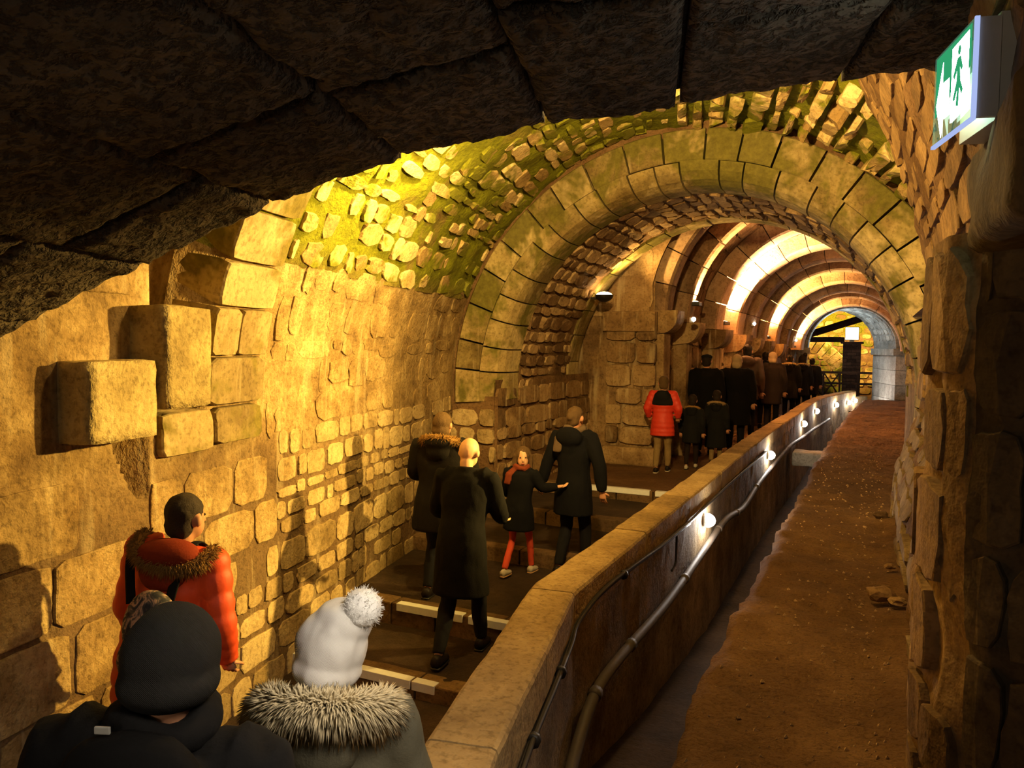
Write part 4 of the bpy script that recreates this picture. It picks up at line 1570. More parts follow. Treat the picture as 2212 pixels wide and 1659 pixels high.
def hand(V, F, wrist, elbow, s, curl=0.5, side=1):
    """palm, four unequal bent fingers and a thumb leaving the side of the palm"""
    w, e = Vector(wrist), Vector(elbow)
    d = (w - e).normalized()
    x = Vector((side, 0, 0))
    x = (x - d * x.dot(d)).normalized()
    f = d.cross(x) * (-side)            # palm side
    palm_end = w + d * 0.085 * s
    tube_vf([w - d * 0.02 * s, w + d * 0.03 * s, w + d * 0.07 * s, palm_end], [(0.024 * s, 0.018 * s), (0.036 * s, 0.017 * s), (0.040 * s, 0.016 * s), (0.034 * s, 0.013 * s)], 8, True, V, F, tuple(f.cross(d)))
    yv = f.cross(d).normalized()
    for k, (o, L) in enumerate(((-0.028, 0.068), (-0.010, 0.078), (0.009, 0.074), (0.027, 0.058))):
        b = w + d * 0.078 * s + yv * o * s
        d1 = (d + f * curl * 0.6).normalized()
        d2 = (d + f * curl * 1.7).normalized()
        p1 = b + d1 * L * 0.5 * s
        p2 = p1 + d2 * L * 0.5 * s
        tube_vf([b - d * 0.012 * s, b, p1, p2], [0.0085 * s, 0.0085 * s, 0.008 * s, 0.0055 * s], 6, True, V, F)
    b = w + d * 0.025 * s - yv * 0.034 * s * 1
    p1 = b + (d * 0.6 - yv * 0.7 + f * 0.4).normalized() * 0.035 * s
    p2 = p1 + (d * 0.9 - yv * 0.1 + f * 0.5).normalized() * 0.03 * s
    tube_vf([b + yv * 0.01 * s, b, p1, p2], [0.011 * s, 0.011 * s, 0.009 * s, 0.006 * s], 6, True, V, F)


def person(label, loc, heading, H, group=None, lean=0.0, head_yaw=0.0, head_pitch=0.0, head_roll=0.0, hs=1.0, width=1.0,
           stride=0.12, lift=0.0, lead=1, arms='down', vox=0.016, side=0.0, rim='band', skin=None, coat=None, coat_mat=None, hem=0.55, flare=0.03, puff=0.0,
           leg_mat=None, shoe_mat=None, slim=1.0, hair=None, hair_mat=None, hat=None, hat_mat=None, hood=None, hood_mat=None, fur_mat=None,
           scarf_mat=None, extra=None, collar=True, fur_len=0.05, fur_per=7):
    s = H / 1.72
    root = empty('person', loc, heading)
    tag(root, label, 'person', group)
    skin = skin or M_skin
    zhip = 0.88 * s
    Rl = Matrix.Rotation(-lean, 3, 'X')

    def B(p):
        """bend the upper body forward about the hips"""
        v = Vector(p)
        if v.z > zhip:
            k = min(1.0, (v.z - zhip) / (0.25 * s))
            M = Matrix.Rotation(-lean * k, 3, 'X') @ Matrix.Rotation(side * k, 3, 'Y')
            v = Vector((0, 0, zhip)) + M @ (v - Vector((0, 0, zhip)))
        return v

    ztop = H
    hr = 0.115 * s * hs
    hc = B((0, 0.02 * s, ztop - hr))
    Rh = Matrix.Rotation(head_yaw, 3, 'Z') @ Matrix.Rotation(-lean * 0.5 - head_pitch, 3, 'X') @ Matrix.Rotation(head_roll, 3, 'Y')

    def HD(x, y, z):
        return hc + Rh @ Vector((x * s * hs, y * s * hs, z * s * hs))

    sh_z = ztop - 2.0 * hr - 0.075 * s
    # ---- limbs
    swing = stride * s
    feet, knees, hips = [], [], []
    for sd in (-1, 1):
        ph = sd * lead
        yf = swing * ph
        zf = lift * s if ph < 0 else 0.0
        hips.append(Vector((sd * 0.085 * s, 0, zhip)))
        feet.append(Vector((sd * 0.085 * s, yf, 0.085 * s + zf)))
        knees.append(Vector((sd * 0.088 * s, yf * 0.45 + 0.045 * s + (0.05 * s if ph < 0 else 0.0), 0.48 * s + zf * 0.4)))
    A = {}
    for sd in (-1, 1):
        S_ = B((sd * 0.175 * s * width, 0, sh_z))
        k = arms if isinstance(arms, str) else arms[0 if sd < 0 else 1]
        if k == 'down':
            E_ = S_ + Vector((sd * 0.07 * s, -0.05 * s, -0.28 * s))
            W_ = E_ + Vector((sd * 0.005 * s, 0.07 * s, -0.25 * s))
        elif k == 'fwd':
            E_ = S_ + Vector((sd * 0.08 * s, 0.04 * s, -0.27 * s))
            W_ = E_ + Vector((-sd * 0.05 * s, 0.21 * s, -0.10 * s))
        elif k == 'pocket':
            E_ = S_ + Vector((sd * 0.13 * s, -0.06 * s, -0.26 * s))
            W_ = E_ + Vector((-sd * 0.09 * s, 0.15 * s, -0.17 * s))
        else:
            E_ = S_ + Vector(k[0]) * s
            W_ = E_ + Vector(k[1]) * s
        A[sd] = (S_, E_, W_)
    # ---- body: one continuous mesh
    V, F = [], []
    lv = [(zhip - 0.04 * s, 0.145, 0.10), (zhip + 0.08 * s, 0.145, 0.095), (zhip + 0.22 * s, 0.13, 0.088), (sh_z - 0.14 * s, 0.16, 0.10), (sh_z, 0.15, 0.08), (sh_z + 0.05 * s, 0.06, 0.055)]
    tube_vf([B((0, 0, z)) for z, a, b in lv], [(a * s * width, b * s) for z, a, b in lv], 14, True, V, F)
    tube_vf([B((0, 0, sh_z - 0.02 * s)), HD(0, -0.02, -0.07)], 0.052 * s * (0.5 + 0.5 * hs), 10, True, V, F)
    ell(V, F, HD(0, -0.012, 0.012), (0.076 * s * hs, 0.094 * s * hs, 0.100 * s * hs), 14, 9, Rh)
    ell(V, F, HD(0, 0.030, -0.045), (0.060 * s * hs, 0.060 * s * hs, 0.066 * s * hs), 12, 8, Rh)
    tube_vf([HD(0, 0.078, 0.012), HD(0, 0.098, -0.012), HD(0, 0.104, -0.026), HD(0, 0.085, -0.034)], [0.008 * s * hs, 0.011 * s * hs, 0.013 * s * hs, 0.009 * s * hs], 8, True, V, F)
    for sd in (-1, 1):
        ell(V, F, HD(sd * (0.083 if hs < 1.1 else 0.076), -0.005, -0.008), (0.016 * s * hs, 0.023 * s * hs, 0.034 * s * hs), 8, 6, Rh)
        S_, E_, W_ = A[sd]
        tube_vf([S_, (S_ + E_) / 2, E_, (E_ + W_) / 2, W_], [0.052 * s, 0.046 * s, 0.040 * s, 0.036 * s, 0.026 * s], 8, True, V, F)
        i = 0 if sd < 0 else 1
        tube_vf([hips[i], (hips[i] + knees[i]) / 2, knees[i], (knees[i] * 0.6 + feet[i] * 0.4), feet[i]], [0.078 * s * min(1, slim), 0.066 * s * min(1, slim), 0.052 * s * min(1, slim), 0.048 * s * min(1, slim), 0.034 * s * min(1, slim)], 8, True, V, F)
        ell(V, F, feet[i] + Vector((0, 0.045 * s, -0.045 * s)), (0.038 * s, 0.105 * s, 0.034 * s), 10, 6)
    X = ([], [])
    for sd in (-1, 1):
        hand(X[0], X[1], A[sd][2], A[sd][1], s * (0.8 + 0.2 * hs if hs > 1 else 1.0), 0.6, sd)
    fuse('body', V, F, 0.0105 if vox < 0.015 else 0.014, skin, root, 3, extra=X)
    for sd in (-1, 1):
        V, F = [], []
        ell(V, F, HD(sd * 0.030, 0.074, 0.008), (0.011 * s * hs, 0.006 * s * hs, 0.007 * s * hs), 8, 5, Rh)
        pyd('eye', V, F, M_eye, root, True)
    V, F = [], []
    ell(V, F, HD(0, 0.088, -0.062), (0.020 * s * hs, 0.006 * s * hs, 0.007 * s * hs), 8, 5, Rh)
    pyd('mouth', V, F, M_lip, root, True)
    # ---- trousers
    V, F = [], []
    tube_vf([(0, 0, zhip - 0.07 * s), (0, 0, zhip + 0.10 * s)], [(0.150 * s * width, 0.112 * s), (0.150 * s * width, 0.105 * s)], 12, True, V, F)
    for i in (0, 1):
        a_ = feet[i] + Vector((0, 0, 0.015 * s))
        tube_vf([hips[i] + Vector((0, 0, 0.02)), (hips[i] + knees[i]) / 2, knees[i], (knees[i] + a_) / 2, a_], [0.092 * s * slim, 0.082 * s * slim, 0.066 * s * slim, 0.062 * s * slim, 0.050 * s * (0.4 + 0.6 * slim)], 10, True, V, F)
    fuse('trousers', V, F, vox * 0.9, leg_mat, root, 3, 0.006, 16)
    for i in (0, 1):
        V, F = [], []
        p = feet[i]
        pts = [p + Vector((0, -0.07 * s, -0.035 * s)), p + Vector((0, -0.03 * s, -0.03 * s)), p + Vector((0, 0.05 * s, -0.043 * s)), p + Vector((0, 0.12 * s, -0.052 * s)), p + Vector((0, 0.155 * s, -0.058 * s))]
        tube_vf(pts, [(0.034 * s, 0.046 * s), (0.042 * s, 0.052 * s), (0.046 * s, 0.040 * s), (0.043 * s, 0.030 * s), (0.024 * s, 0.022 * s)], 10, True, V, F)
        sh = pyd('shoe', V, F, shoe_mat or M_blackmetal, root, True)
        V, F = [], []
        ptz = [(q.x, q.y, p.z - 0.077 * s) for q in pts]
        tube_vf(ptz, [(0.036 * s, 0.008), (0.045 * s, 0.008), (0.049 * s, 0.008), (0.046 * s, 0.008), (0.026 * s, 0.008)], 8, True, V, F)
        pyd('sole', V, F, (extra or {}).get('sole', M_blackmetal), sh, True)
    # ---- coat
    if coat_mat:
        V, F = [], []
        zh = hem * s
        zs_ = frange(zh, sh_z, 0.022 if puff else 0.05)
        pts, rad = [], []
        for z in zs_:
            k = (z - zh) / (sh_z - zh)
            wz = float(np.interp(z / s, [0.3, 0.88, 1.06, 1.25, 1.36, 1.42], [0.205 + flare, 0.185 + flare * 0.5, 0.17, 0.195, 0.195, 0.165]))
            dz = float(np.interp(z / s, [0.3, 0.88, 1.06, 1.25, 1.36, 1.42], [0.155 + flare, 0.145 + flare * 0.5, 0.128, 0.138, 0.128, 0.10]))
            q = 1.0
            if puff:
                q = 1.0 + puff * (abs(math.sin(PI * z / (0.088 * s))) ** 0.6 - 0.5)
            pts.append(B((0, -0.005, z)))
            rad.append((wz * s * width * q, dz * s * q))
        pts.append(B((0, -0.005, sh_z + 0.035 * s)))
        rad.append((0.10 * s * width, 0.075 * s))
        if collar:
            pts.append(B((0, -0.005, sh_z + 0.075 * s)))
            rad.append((0.074 * s, 0.072 * s))
        tube_vf(pts, rad, 22, True, V, F)
        for sd in (-1, 1):
            S_, E_, W_ = A[sd]
            path = smooth_path([S_ + Vector((-sd * 0.06 * s, 0, -0.01 * s)), S_, (S_ + E_) / 2, E_, (E_ + W_) / 2, W_ - (W_ - E_).normalized() * 0.0], 6 if puff else 3)
            rr = []
            for i_, _p in enumerate(path):
                t_ = i_ / (len(path) - 1)
                b0 = float(np.interp(t_, [0, 0.2, 0.5, 0.75, 1], [0.085, 0.088, 0.074, 0.066, 0.054])) * s
                if puff:
                    b0 *= 1.0 + puff * 1.3 * (abs(math.sin(PI * t_ * 7.5)) ** 0.6 - 0.5)
                rr.append(b0)
            tube_vf(path, rr, 12, True, V, F)
        if hood == 'down':
            ell(V, F, B((0, -0.125 * s, sh_z + 0.005 * s)), (0.15 * s, 0.075 * s, 0.105 * s), 16, 9)
            ell(V, F, B((0, -0.10 * s, sh_z - 0.09 * s)), (0.10 * s, 0.06 * s, 0.12 * s), 14, 8)
        ct = fuse('coat', V, F, vox, coat_mat, root, 2 if puff else 4, 0.008 if not puff else 0.004, 8)
        if hood == 'fur' or hood == 'furdown':
            # hood lying open on the back with a furry rim
            hm = hood_mat or coat_mat
            V, F = [], []
            ell(V, F, B((0, -0.105 * s, sh_z + 0.035 * s)), (0.155 * s, 0.10 * s, 0.075 * s), 16, 9)
            ell(V, F, B((0, -0.11 * s, sh_z - 0.05 * s)), (0.12 * s, 0.075 * s, 0.10 * s), 16, 9)
            hd_ = fuse('hood', V, F, vox, hm, root, 4)
            path_r = []
            nr = 46
            for i_ in range(nr + 1):
                a_ = R(-15) + R(210) * i_ / nr
                sn = math.sin(a_)
                if rim == 'band':      # rolled high behind the neck, falling to the shoulders
                    path_r.append(B((0.165 * s * math.cos(a_), -0.03 * s - 0.125 * s * sn, sh_z + (0.035 + 0.045 * sn) * s)))
                else:                  # open hood sagging on the back
                    path_r.append(B((0.172 * s * math.cos(a_), -0.035 * s - 0.125 * s * sn, sh_z + (0.055 - 0.055 * sn) * s)))
            V, F = tube_vf(path_r, 0.032 * s, 8)
            pyd('fur_roll', V, F, fur_mat, root, True)
            tufts('fur_trim', path_r, fur_len * s, 0.03 * s, fur_mat, root, fur_per, 0.35, B((0, -0.03 * s, sh_z + 0.02 * s)))
    # ---- hair and hats
    if hair:
        V, F = [], []
        if hair == 'short':
            ell(V, F, HD(0, -0.022, 0.030), (0.084 * s * hs, 0.095 * s * hs, 0.092 * s * hs), 16, 10, Rh)
            ell(V, F, HD(0, -0.046, -0.035), (0.077 * s * hs, 0.058 * s * hs, 0.072 * s * hs), 14, 8, Rh)
        elif hair == 'fringe':
            ell(V, F, HD(0, -0.026, -0.014), (0.0785 * s * hs, 0.083 * s * hs, 0.05 * s * hs), 16, 10, Rh)
        elif hair == 'bob':
            ell(V, F, HD(0, -0.022, 0.024), (0.090 * s * hs, 0.100 * s * hs, 0.098 * s * hs), 16, 10, Rh)
            ell(V, F, HD(0, -0.045, -0.06), (0.092 * s * hs, 0.068 * s * hs, 0.085 * s * hs), 14, 8, Rh)
        elif hair == 'long':
            ell(V, F, HD(0, -0.026, 0.020), (0.098 * s * hs, 0.098 * s * hs, 0.102 * s * hs), 16, 10, Rh)
            for sd in (-1, 1):
                tube_vf([HD(sd * 0.082, 0.0, 0.03), HD(sd * 0.092, 0.0, -0.04), HD(sd * 0.088, 0.01, -0.14), HD(sd * 0.08, 0.02, -0.20)], [0.028 * s * hs, 0.03 * s * hs, 0.026 * s * hs, 0.01 * s * hs], 8, True, V, F)
            for dx in (-0.055, 0.0, 0.055):
                y0 = -0.06 if dx == 0 else -0.035
                tube_vf([HD(dx, y0, 0.03), HD(dx * 1.2, y0 - 0.02, -0.08), HD(dx * 1.25, y0 - 0.03, -0.2), HD(dx * 1.0, y0 - 0.02, -0.30)], [0.045 * s * hs, 0.05 * s * hs, 0.04 * s * hs, 0.012 * s * hs], 10, True, V, F)
        elif hair == 'updo':
            ell(V, F, HD(0, -0.022, 0.026), (0.083 * s * hs, 0.096 * s * hs, 0.093 * s * hs), 16, 10, Rh)
            ell(V, F, HD(0, -0.048, -0.035), (0.074 * s * hs, 0.055 * s * hs, 0.066 * s * hs), 12, 8, Rh)
            ell(V, F, HD(0, -0.108, 0.0), (0.038 * s * hs, 0.034 * s * hs, 0.045 * s * hs), 12, 8, Rh)
        fuse('hair', V, F, vox * 0.7, hair_mat, root, 3, 0.004, 34)
    if hat == 'beret':
        V, F = [], []
        ell(V, F, HD(0, -0.012, 0.075), (0.098 * s, 0.112 * s, 0.042 * s), 16, 8, Rh)
        ell(V, F, HD(0, -0.012, 0.045), (0.082 * s, 0.10 * s, 0.045 * s), 16, 8, Rh)
        fuse('beret', V, F, vox * 0.8, hat_mat, root, 3)
    if hat == 'beanie':
        V, F = [], []
        ell(V, F, HD(0, -0.012, 0.022), (0.100 * s, 0.110 * s, 0.112 * s), 22, 14, Rh)
        ell(V, F, HD(0, -0.018, -0.032), (0.106 * s, 0.110 * s, 0.062 * s), 22, 10, Rh)
        fuse('beanie', V, F, vox * 0.6, hat_mat, root, 3, 0.003, 14)
    if hat == 'pom':
        V, F = [], []
        ell(V, F, HD(0, -0.014, 0.010), (0.108 * s, 0.118 * s, 0.112 * s), 22, 14, Rh)
        ell(V, F, HD(0.022, -0.02, 0.082), (0.088 * s, 0.092 * s, 0.072 * s), 18, 12, Rh)
        ell(V, F, HD(0, -0.018, -0.058), (0.106 * s, 0.116 * s, 0.06 * s), 22, 10, Rh)
        tube_vf([HD(-0.03, -0.10, 0.0), HD(0.0, -0.095, 0.07), HD(0.04, -0.07, 0.12)], [0.02 * s, 0.026 * s, 0.02 * s], 8, True, V, F)
        fuse('bobble_hat', V, F, vox * 0.6, hat_mat, root, 4, 0.009, 11)
        pc = HD(0.070, -0.055, 0.145)
        V, F = [], []
        ell(V, F, pc, (0.058 * s, 0.058 * s, 0.058 * s), 18, 12, Rh)
        pm = fuse('pompom', V, F, 0.008, (extra or {}).get('pom', hat_mat), root, 2, 0.004, 60)
        fuzz = []
        for k in range(500):
            v = Vector((random.gauss(0, 1), random.gauss(0, 1), random.gauss(0, 1))).normalized()
            fuzz.append(pc + v * 0.055 * s)
        tufts('pompom_yarn', fuzz, 0.012, 0.0, (extra or {}).get('pom', hat_mat), pm, 2, 0.0, pc)
    if scarf_mat:
        V, F = [], []
        loop = [B((0.085 * s * math.cos(a_), 0.0 + 0.085 * s * math.sin(a_), sh_z + 0.075 * s + 0.012 * math.sin(2 * a_))) for a_ in [2 * PI * k / 16 for k in range(16)]]
        loop.append(loop[0])
        tube_vf(loop, 0.040 * s, 8, True, V, F)
        tube_vf([B((-0.05 * s, -0.07 * s, sh_z + 0.06 * s)), B((-0.11 * s, -0.135 * s, sh_z - 0.02 * s)), B((-0.125 * s, -0.15 * s, sh_z - 0.16 * s))], [(0.05 * s, 0.03 * s), (0.06 * s, 0.025 * s), (0.055 * s, 0.018 * s)], 10, True, V, F)
        fuse('scarf', V, F, vox, scarf_mat, root, 3, 0.005, 20)
    return root, dict(B=B, HD=HD, A=A, s=s, sh_z=sh_z, hc=hc, Rh=Rh)


C_black = fabric('black_wool', (15, 13, 12), 0.95, 0.2, 120)
C_black2 = fabric('black_cotton', (26, 25, 25), 0.9, 0.2, 90)
C_navy = fabric('dark_navy_cloth', (16, 16, 19), 0.9, 0.2, 90)
C_brownblk = fabric('brown_black_cloth', (23, 19, 16), 0.9, 0.2, 90)
C_orange = fabric('orange_nylon', (214, 74, 34), 0.55, 0.12, 40, 0.12, spec=0.35)
C_orange_in = fabric('rust_lining', (122, 44, 22), 0.9, 0.2, 80)
C_red = fabric('red_nylon', (214, 60, 38), 0.55, 0.12, 40, 0.12, spec=0.35)
C_olive = fabric('grey_green_parka', (92, 88, 72), 0.85, 0.2, 120, 0.12)
C_khaki = fabric('khaki_denim', (140, 116, 76), 0.9, 0.3, 60, 0.3)
C_coral = fabric('coral_tights', (212, 82, 56), 0.8, 0.1, 90, 0.1)
C_jeans = fabric('black_denim', (26, 25, 28), 0.9, 0.2, 90)
C_brown = fabric('brown_nylon', (66, 42, 25), 0.6, 0.12, 40, 0.15, spec=0.3)
C_brown2 = fabric('dark_brown_coat', (38, 28, 22), 0.85, 0.2, 80)
F_tan = fabric('tan_fur', (172, 142, 98), 0.95, 0.0, 60, 0.45)
F_grey = fabric('grey_brown_fur', (206, 190, 154), 0.95, 0.0, 60, 0.5)
F_gold = fabric('golden_brown_fur', (150, 112, 60), 0.95, 0.0, 60, 0.45)
H_dark = fabric('dark_brown_hair', (40, 30, 23), 0.7, 0.4, 140, 0.4)
H_blond = fabric('dark_blond_hair', (96, 74, 48), 0.65, 0.6, 220, 0.75)
H_grey = fabric('greying_hair', (58, 48, 40), 0.75, 0.4, 160, 0.45)
H_white = fabric('pale_blond_hair', (176, 150, 112), 0.7, 0.4, 140, 0.25)
H_bald = fabric('thin_white_hair', (214, 176, 122), 0.65, 0.2, 100, 0.12)
K_black = knit('charcoal_knit', (56, 54, 52))
K_white = knit('white_knit', (236, 232, 226))
K_pom = fabric('white_yarn', (238, 236, 232), 0.95, 0.3, 120, 0.08)
C_scarf = fabric('grey_tweed_scarf', (104, 86, 66), 0.95, 0.5, 140, 0.4)
C_shoe_w = fabric('pale_trainer', (196, 186, 168), 0.6, 0.1, 30, 0.1)
C_shoe = fabric('dark_leather', (34, 28, 26), 0.5, 0.1, 30, 0.1)

WALK = 'visitors walking up the gallery'
# -- foreground
pr, k_ = person('person in a charcoal knit beanie and black hooded coat, nearest the viewer', (-1.39, 1.09, floor_z(1.1)), R(22), 1.70, None, 0.05, R(-8), 0.05, side=0.09,
                width=1.16, vox=0.014, coat_mat=C_black2, hem=0.5, leg_mat=C_jeans, shoe_mat=C_shoe, hat='beanie', hat_mat=K_black, hood='down', stride=0.08, arms='down', scarf_mat=C_black2)
s_ = k_['s']; B_ = k_['B']
st = [B_((0.03 * s_, -0.155 * s_, 1.12 * s_)), B_((0.07 * s_, -0.165 * s_, 1.22 * s_)), B_((0.13 * s_, -0.15 * s_, 1.31 * s_)), B_((0.175 * s_, -0.09 * s_, 1.405 * s_))]
tube('bag_strap', smooth_path(st, 6), (0.006, 0.016), fabric('grey_strap', (70, 68, 66), 0.6, 0.1), pr, 8)
box('hat_label', (-0.016, -0.11, 1.505), (0.016, -0.104, 1.52), M_whitebox, pr, 0.002)
pr, k_ = person('person in a white knitted bobble hat and grey-green parka with fur collar', (-1.335, 1.66, floor_z(1.66)), R(24), 1.59, None, 0.04, R(8), 0.05, R(10),
                width=1.02, vox=0.013, coat_mat=C_olive, hem=0.5, leg_mat=C_jeans, shoe_mat=C_shoe, hat='pom', hat_mat=K_white, hood='fur', fur_mat=F_grey, stride=0.14, arms='fwd',
                extra={'pom': K_pom}, fur_len=0.075, fur_per=90)
pr, k_ = person('person in a bright orange puffer jacket carrying a small grey backpack', (-3.09, 2.56, floor_z(2.6)), R(20), 1.71, None, 0.04, R(-22), 0.05,
                width=0.98, vox=0.014, coat_mat=C_orange, puff=0.10, hem=0.62, leg_mat=C_jeans, shoe_mat=C_shoe, hair='short', hair_mat=H_grey, hood='fur', hood_mat=C_orange_in, fur_mat=F_gold,
                stride=0.16, arms=(((-0.07, -0.02, -0.28), (0.03, 0.12, -0.22)), ((0.06, -0.02, -0.28), (-0.03, 0.12, -0.22))), fur_len=0.045, fur_per=60, side=0.19, rim='open')
# backpack is carried: a thing of its own
bp = empty('backpack', (-3.03, 2.58, floor_z(2.6)), R(20))
tag(bp, 'small grey and black patterned backpack on the orange puffer jacket', 'backpack')
s_ = k_['s']; B_ = k_['B']
V, F = [], []
ell(V, F, (0.06, -0.245, 1.13), (0.135, 0.085, 0.19), 16, 10)
ell(V, F, (0.05, -0.255, 1.0), (0.145, 0.095, 0.14), 16, 10)
M_pack = NT('patterned_backpack_cloth')
tc_ = M_pack.n('ShaderNodeTexCoord')
nz_ = M_pack.noise(tc_.outputs['Object'], 14, 3, 0.6, 1.5)
M_pack = M_pack.done(M_pack.ramp(nz_, [(0.42, srgb(38, 38, 44)), (0.5, srgb(84, 76, 72)), (0.56, srgb(176, 140, 116)), (0.62, srgb(58, 56, 62))]), 0.8, nz_, 0.2, 0.01)
fuse('pack_body', V, F, 0.012, M_pack, bp, 3)
for sd in (-1, 1):
    tube('shoulder_strap', smooth_path([(sd * 0.09, -0.16, 1.22), (sd * 0.125, -0.10, 1.41), (sd * 0.14, 0.02, 1.47), (sd * 0.135, 0.14, 1.36), (sd * 0.12, 0.165, 1.2)], 5), (0.024, 0.006), C_navy, bp, 8)

# -- middle group on the steps
person('bald man in a long black overcoat leaning forward on the steps', (-2.78, 5.02, floor_z(5.0)), R(8), 1.69, WALK, 0.20, R(-14), 0.30, width=1.02, vox=0.014, skin=M_skin2,
       coat_mat=C_black, hem=0.52, leg_mat=C_jeans, shoe_mat=C_shoe, stride=0.24, lift=0.02, lead=1, hair=None, arms='fwd')
person('woman in a dark belted coat with fur-rimmed hood beside the wall', (-3.405, 5.78, floor_z(5.8)), R(10), 1.61, WALK, 0.03, R(-10), 0.05, width=1.26, vox=0.014, coat_mat=C_brownblk,
       hem=0.62, flare=0.05, leg_mat=C_jeans, shoe_mat=C_shoe, hair='bob', hair_mat=H_blond, hood='fur', fur_mat=F_gold, stride=0.12, arms='fwd', fur_len=0.05, fur_per=16)
person('girl with coral tights glancing back over her shoulder', (-3.03, 6.60, floor_z(6.6)), R(-4), 1.235, WALK, 0.10, R(-150), 0.0, hs=1.18, vox=0.012, skin=M_skin2, coat_mat=C_navy, hem=0.62,
       flare=0.04, leg_mat=C_coral, slim=0.74, shoe_mat=C_shoe_w, hair='long', hair_mat=H_blond, stride=0.22, lift=0.03, arms=('fwd', ((0.12, 0.06, -0.18), (0.17, 0.09, 0.02))), scarf_mat=fabric('rust_scarf', (120, 56, 34), 0.9, 0.3, 90),
       extra={'sole': fabric('pale_sole', (190, 150, 110), 0.7, 0.1)})
person('woman in a dark hooded coat and tweed scarf holding the hand of the girl', (-2.60, 6.92, floor_z(6.9)), R(-6), 1.62, WALK, 0.02, R(-12), 0.14, width=1.0, vox=0.014, coat_mat=C_navy, hem=0.62,
       leg_mat=C_jeans, shoe_mat=C_shoe, hair='updo', hair_mat=H_blond, hood='down', scarf_mat=C_scarf, stride=0.14, arms=(((-0.10, -0.05, -0.25), (-0.06, -0.02, -0.24)), ((0.12, -0.03, -0.27), (0.02, 0.03, -0.26))))

# -- group at the gallery mouth
pr, k_ = person('boy in a red puffer jacket with a black yoke and khaki jeans', (-2.70, 10.72, 0), R(6), 1.365, WALK, 0.02, R(10), 0.05, hs=1.12, vox=0.014, coat_mat=C_red, puff=0.10, hem=0.66, leg_mat=C_khaki,
                shoe_mat=C_shoe, hair='short', hair_mat=H_blond, stride=0.13, arms=(((-0.10, -0.02, -0.24), (0.02, 0.10, -0.16)), ((0.10, -0.02, -0.24), (-0.02, 0.10, -0.16))), extra={'sole': C_shoe_w})
s_ = k_['s']; B_ = k_['B']
V, F = [], []
tube_vf([B_((0, -0.008, 1.20 * s_)), B_((0, -0.008, 1.27 * s_)), B_((0, -0.008, k_['sh_z'] + 0.01)), B_((0, -0.008, k_['sh_z'] + 0.075 * s_))], [(0.205 * s_, 0.152 * s_), (0.212 * s_, 0.155 * s_), (0.185 * s_, 0.13 * s_), (0.085 * s_, 0.085 * s_)], 16, True, V, F)
ell(V, F, B_((0, -0.11 * s_, k_['sh_z'] - 0.02 * s_)), (0.13 * s_, 0.075 * s_, 0.11 * s_), 14, 8)
fuse('yoke', V, F, 0.014, C_black2, pr, 3)
person('small child in a dark hooded jacket next to the red jacketed boy', (-2.40, 11.25, 0), R(4), 1.09, WALK, 0.03, 0, 0.15, hs=1.25, vox=0.014, coat_mat=C_black2, hem=0.60, leg_mat=C_brown2, shoe_mat=C_shoe_w,
       hair='short', hair_mat=H_dark, hood='fur', fur_mat=F_gold, stride=0.16, arms='down', fur_len=0.04, fur_per=6)
person('small child in a long dark coat with tan fur hood and pale trousers', (-2.16, 11.85, 0), R(4), 1.13, WALK, 0.03, 0, 0.1, hs=1.22, vox=0.014, coat_mat=C_black2, hem=0.40, flare=0.06, leg_mat=C_khaki, shoe_mat=C_shoe,
       hair='short', hair_mat=H_dark, hood='fur', fur_mat=F_tan, stride=0.08, arms='down', fur_len=0.05, fur_per=12)
person('man in a dark beret and black coat at the gallery wall', (-2.50, 12.72, 0), R(6), 1.66, WALK, 0.04, 0, 0.1, width=1.12, vox=0.018, coat_mat=C_black, hem=0.62, leg_mat=C_jeans, shoe_mat=C_shoe, hair='short', hair_mat=H_dark, hat='beret', hat_mat=C_black2, stride=0.12)
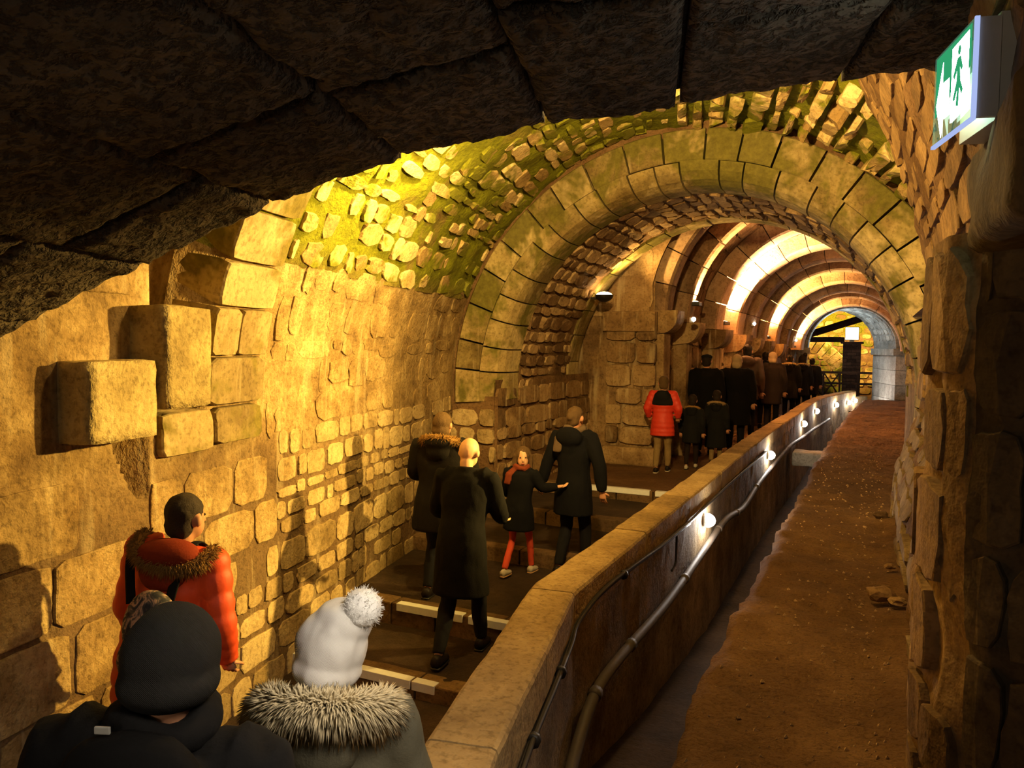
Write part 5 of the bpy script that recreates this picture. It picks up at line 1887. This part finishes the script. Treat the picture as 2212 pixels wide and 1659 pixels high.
person('person with pale curly hair in a broad black coat', (-2.10, 13.25, 0), R(4), 1.66, WALK, 0.02, 0, 0.1, width=1.18, vox=0.018, coat_mat=C_black, hem=0.50, flare=0.04, leg_mat=C_jeans, shoe_mat=C_shoe, hair='bob', hair_mat=H_white, stride=0.12)
person('tall dark haired person in a brown padded jacket', (-2.19, 15.0, 0), R(4), 1.835, WALK, 0.02, 0, 0.05, vox=0.02, coat_mat=C_brown, puff=0.05, hem=0.75, leg_mat=C_jeans, shoe_mat=C_shoe, hair='short', hair_mat=H_dark, hood='down', stride=0.12)
person('dark haired person in a black coat behind the blonde woman', (-2.20, 17.75, 0), R(4), 1.68, WALK, 0.02, 0, 0.15, vox=0.02, coat_mat=C_black, hem=0.6, leg_mat=C_jeans, shoe_mat=C_shoe, hair='updo', hair_mat=H_dark, hood='down', stride=0.1)
person('blonde woman in a dark brown coat beside the parapet', (-1.93, 16.7, 0), R(4), 1.69, WALK, 0.02, 0, 0.05, vox=0.02, coat_mat=C_brown2, hem=0.62, leg_mat=C_jeans, shoe_mat=C_shoe, hair='bob', hair_mat=H_white, stride=0.15)
person('person with a pale furry hood down on a dark jacket', (-1.86, 19.5, 0), R(4), 1.61, WALK, 0.02, 0, 0.1, vox=0.022, coat_mat=C_brownblk, hem=0.6, leg_mat=C_jeans, shoe_mat=C_shoe, hair='short', hair_mat=H_dark, hood='fur', fur_mat=F_tan, stride=0.1, fur_len=0.06, fur_per=5)
person('person in a bobble hat and light hooded coat near the far end', (-1.70, 21.0, 0), R(4), 1.57, WALK, 0.02, 0, 0.05, vox=0.022, coat_mat=C_navy, hem=0.6, leg_mat=C_jeans, shoe_mat=C_shoe, hat='pom', hat_mat=C_brown2, extra={'pom': C_brown2}, hood='fur', fur_mat=F_tan, stride=0.1, fur_len=0.05, fur_per=4)
person('farthest visitor in a dark coat before the grey arch', (-1.56, 22.4, 0), R(4), 1.50, WALK, 0.02, 0, 0.05, vox=0.022, coat_mat=C_black2, hem=0.6, leg_mat=C_jeans, shoe_mat=C_shoe, hair='short', hair_mat=H_dark, stride=0.1)

bpy.data.scenes.remove(WS)
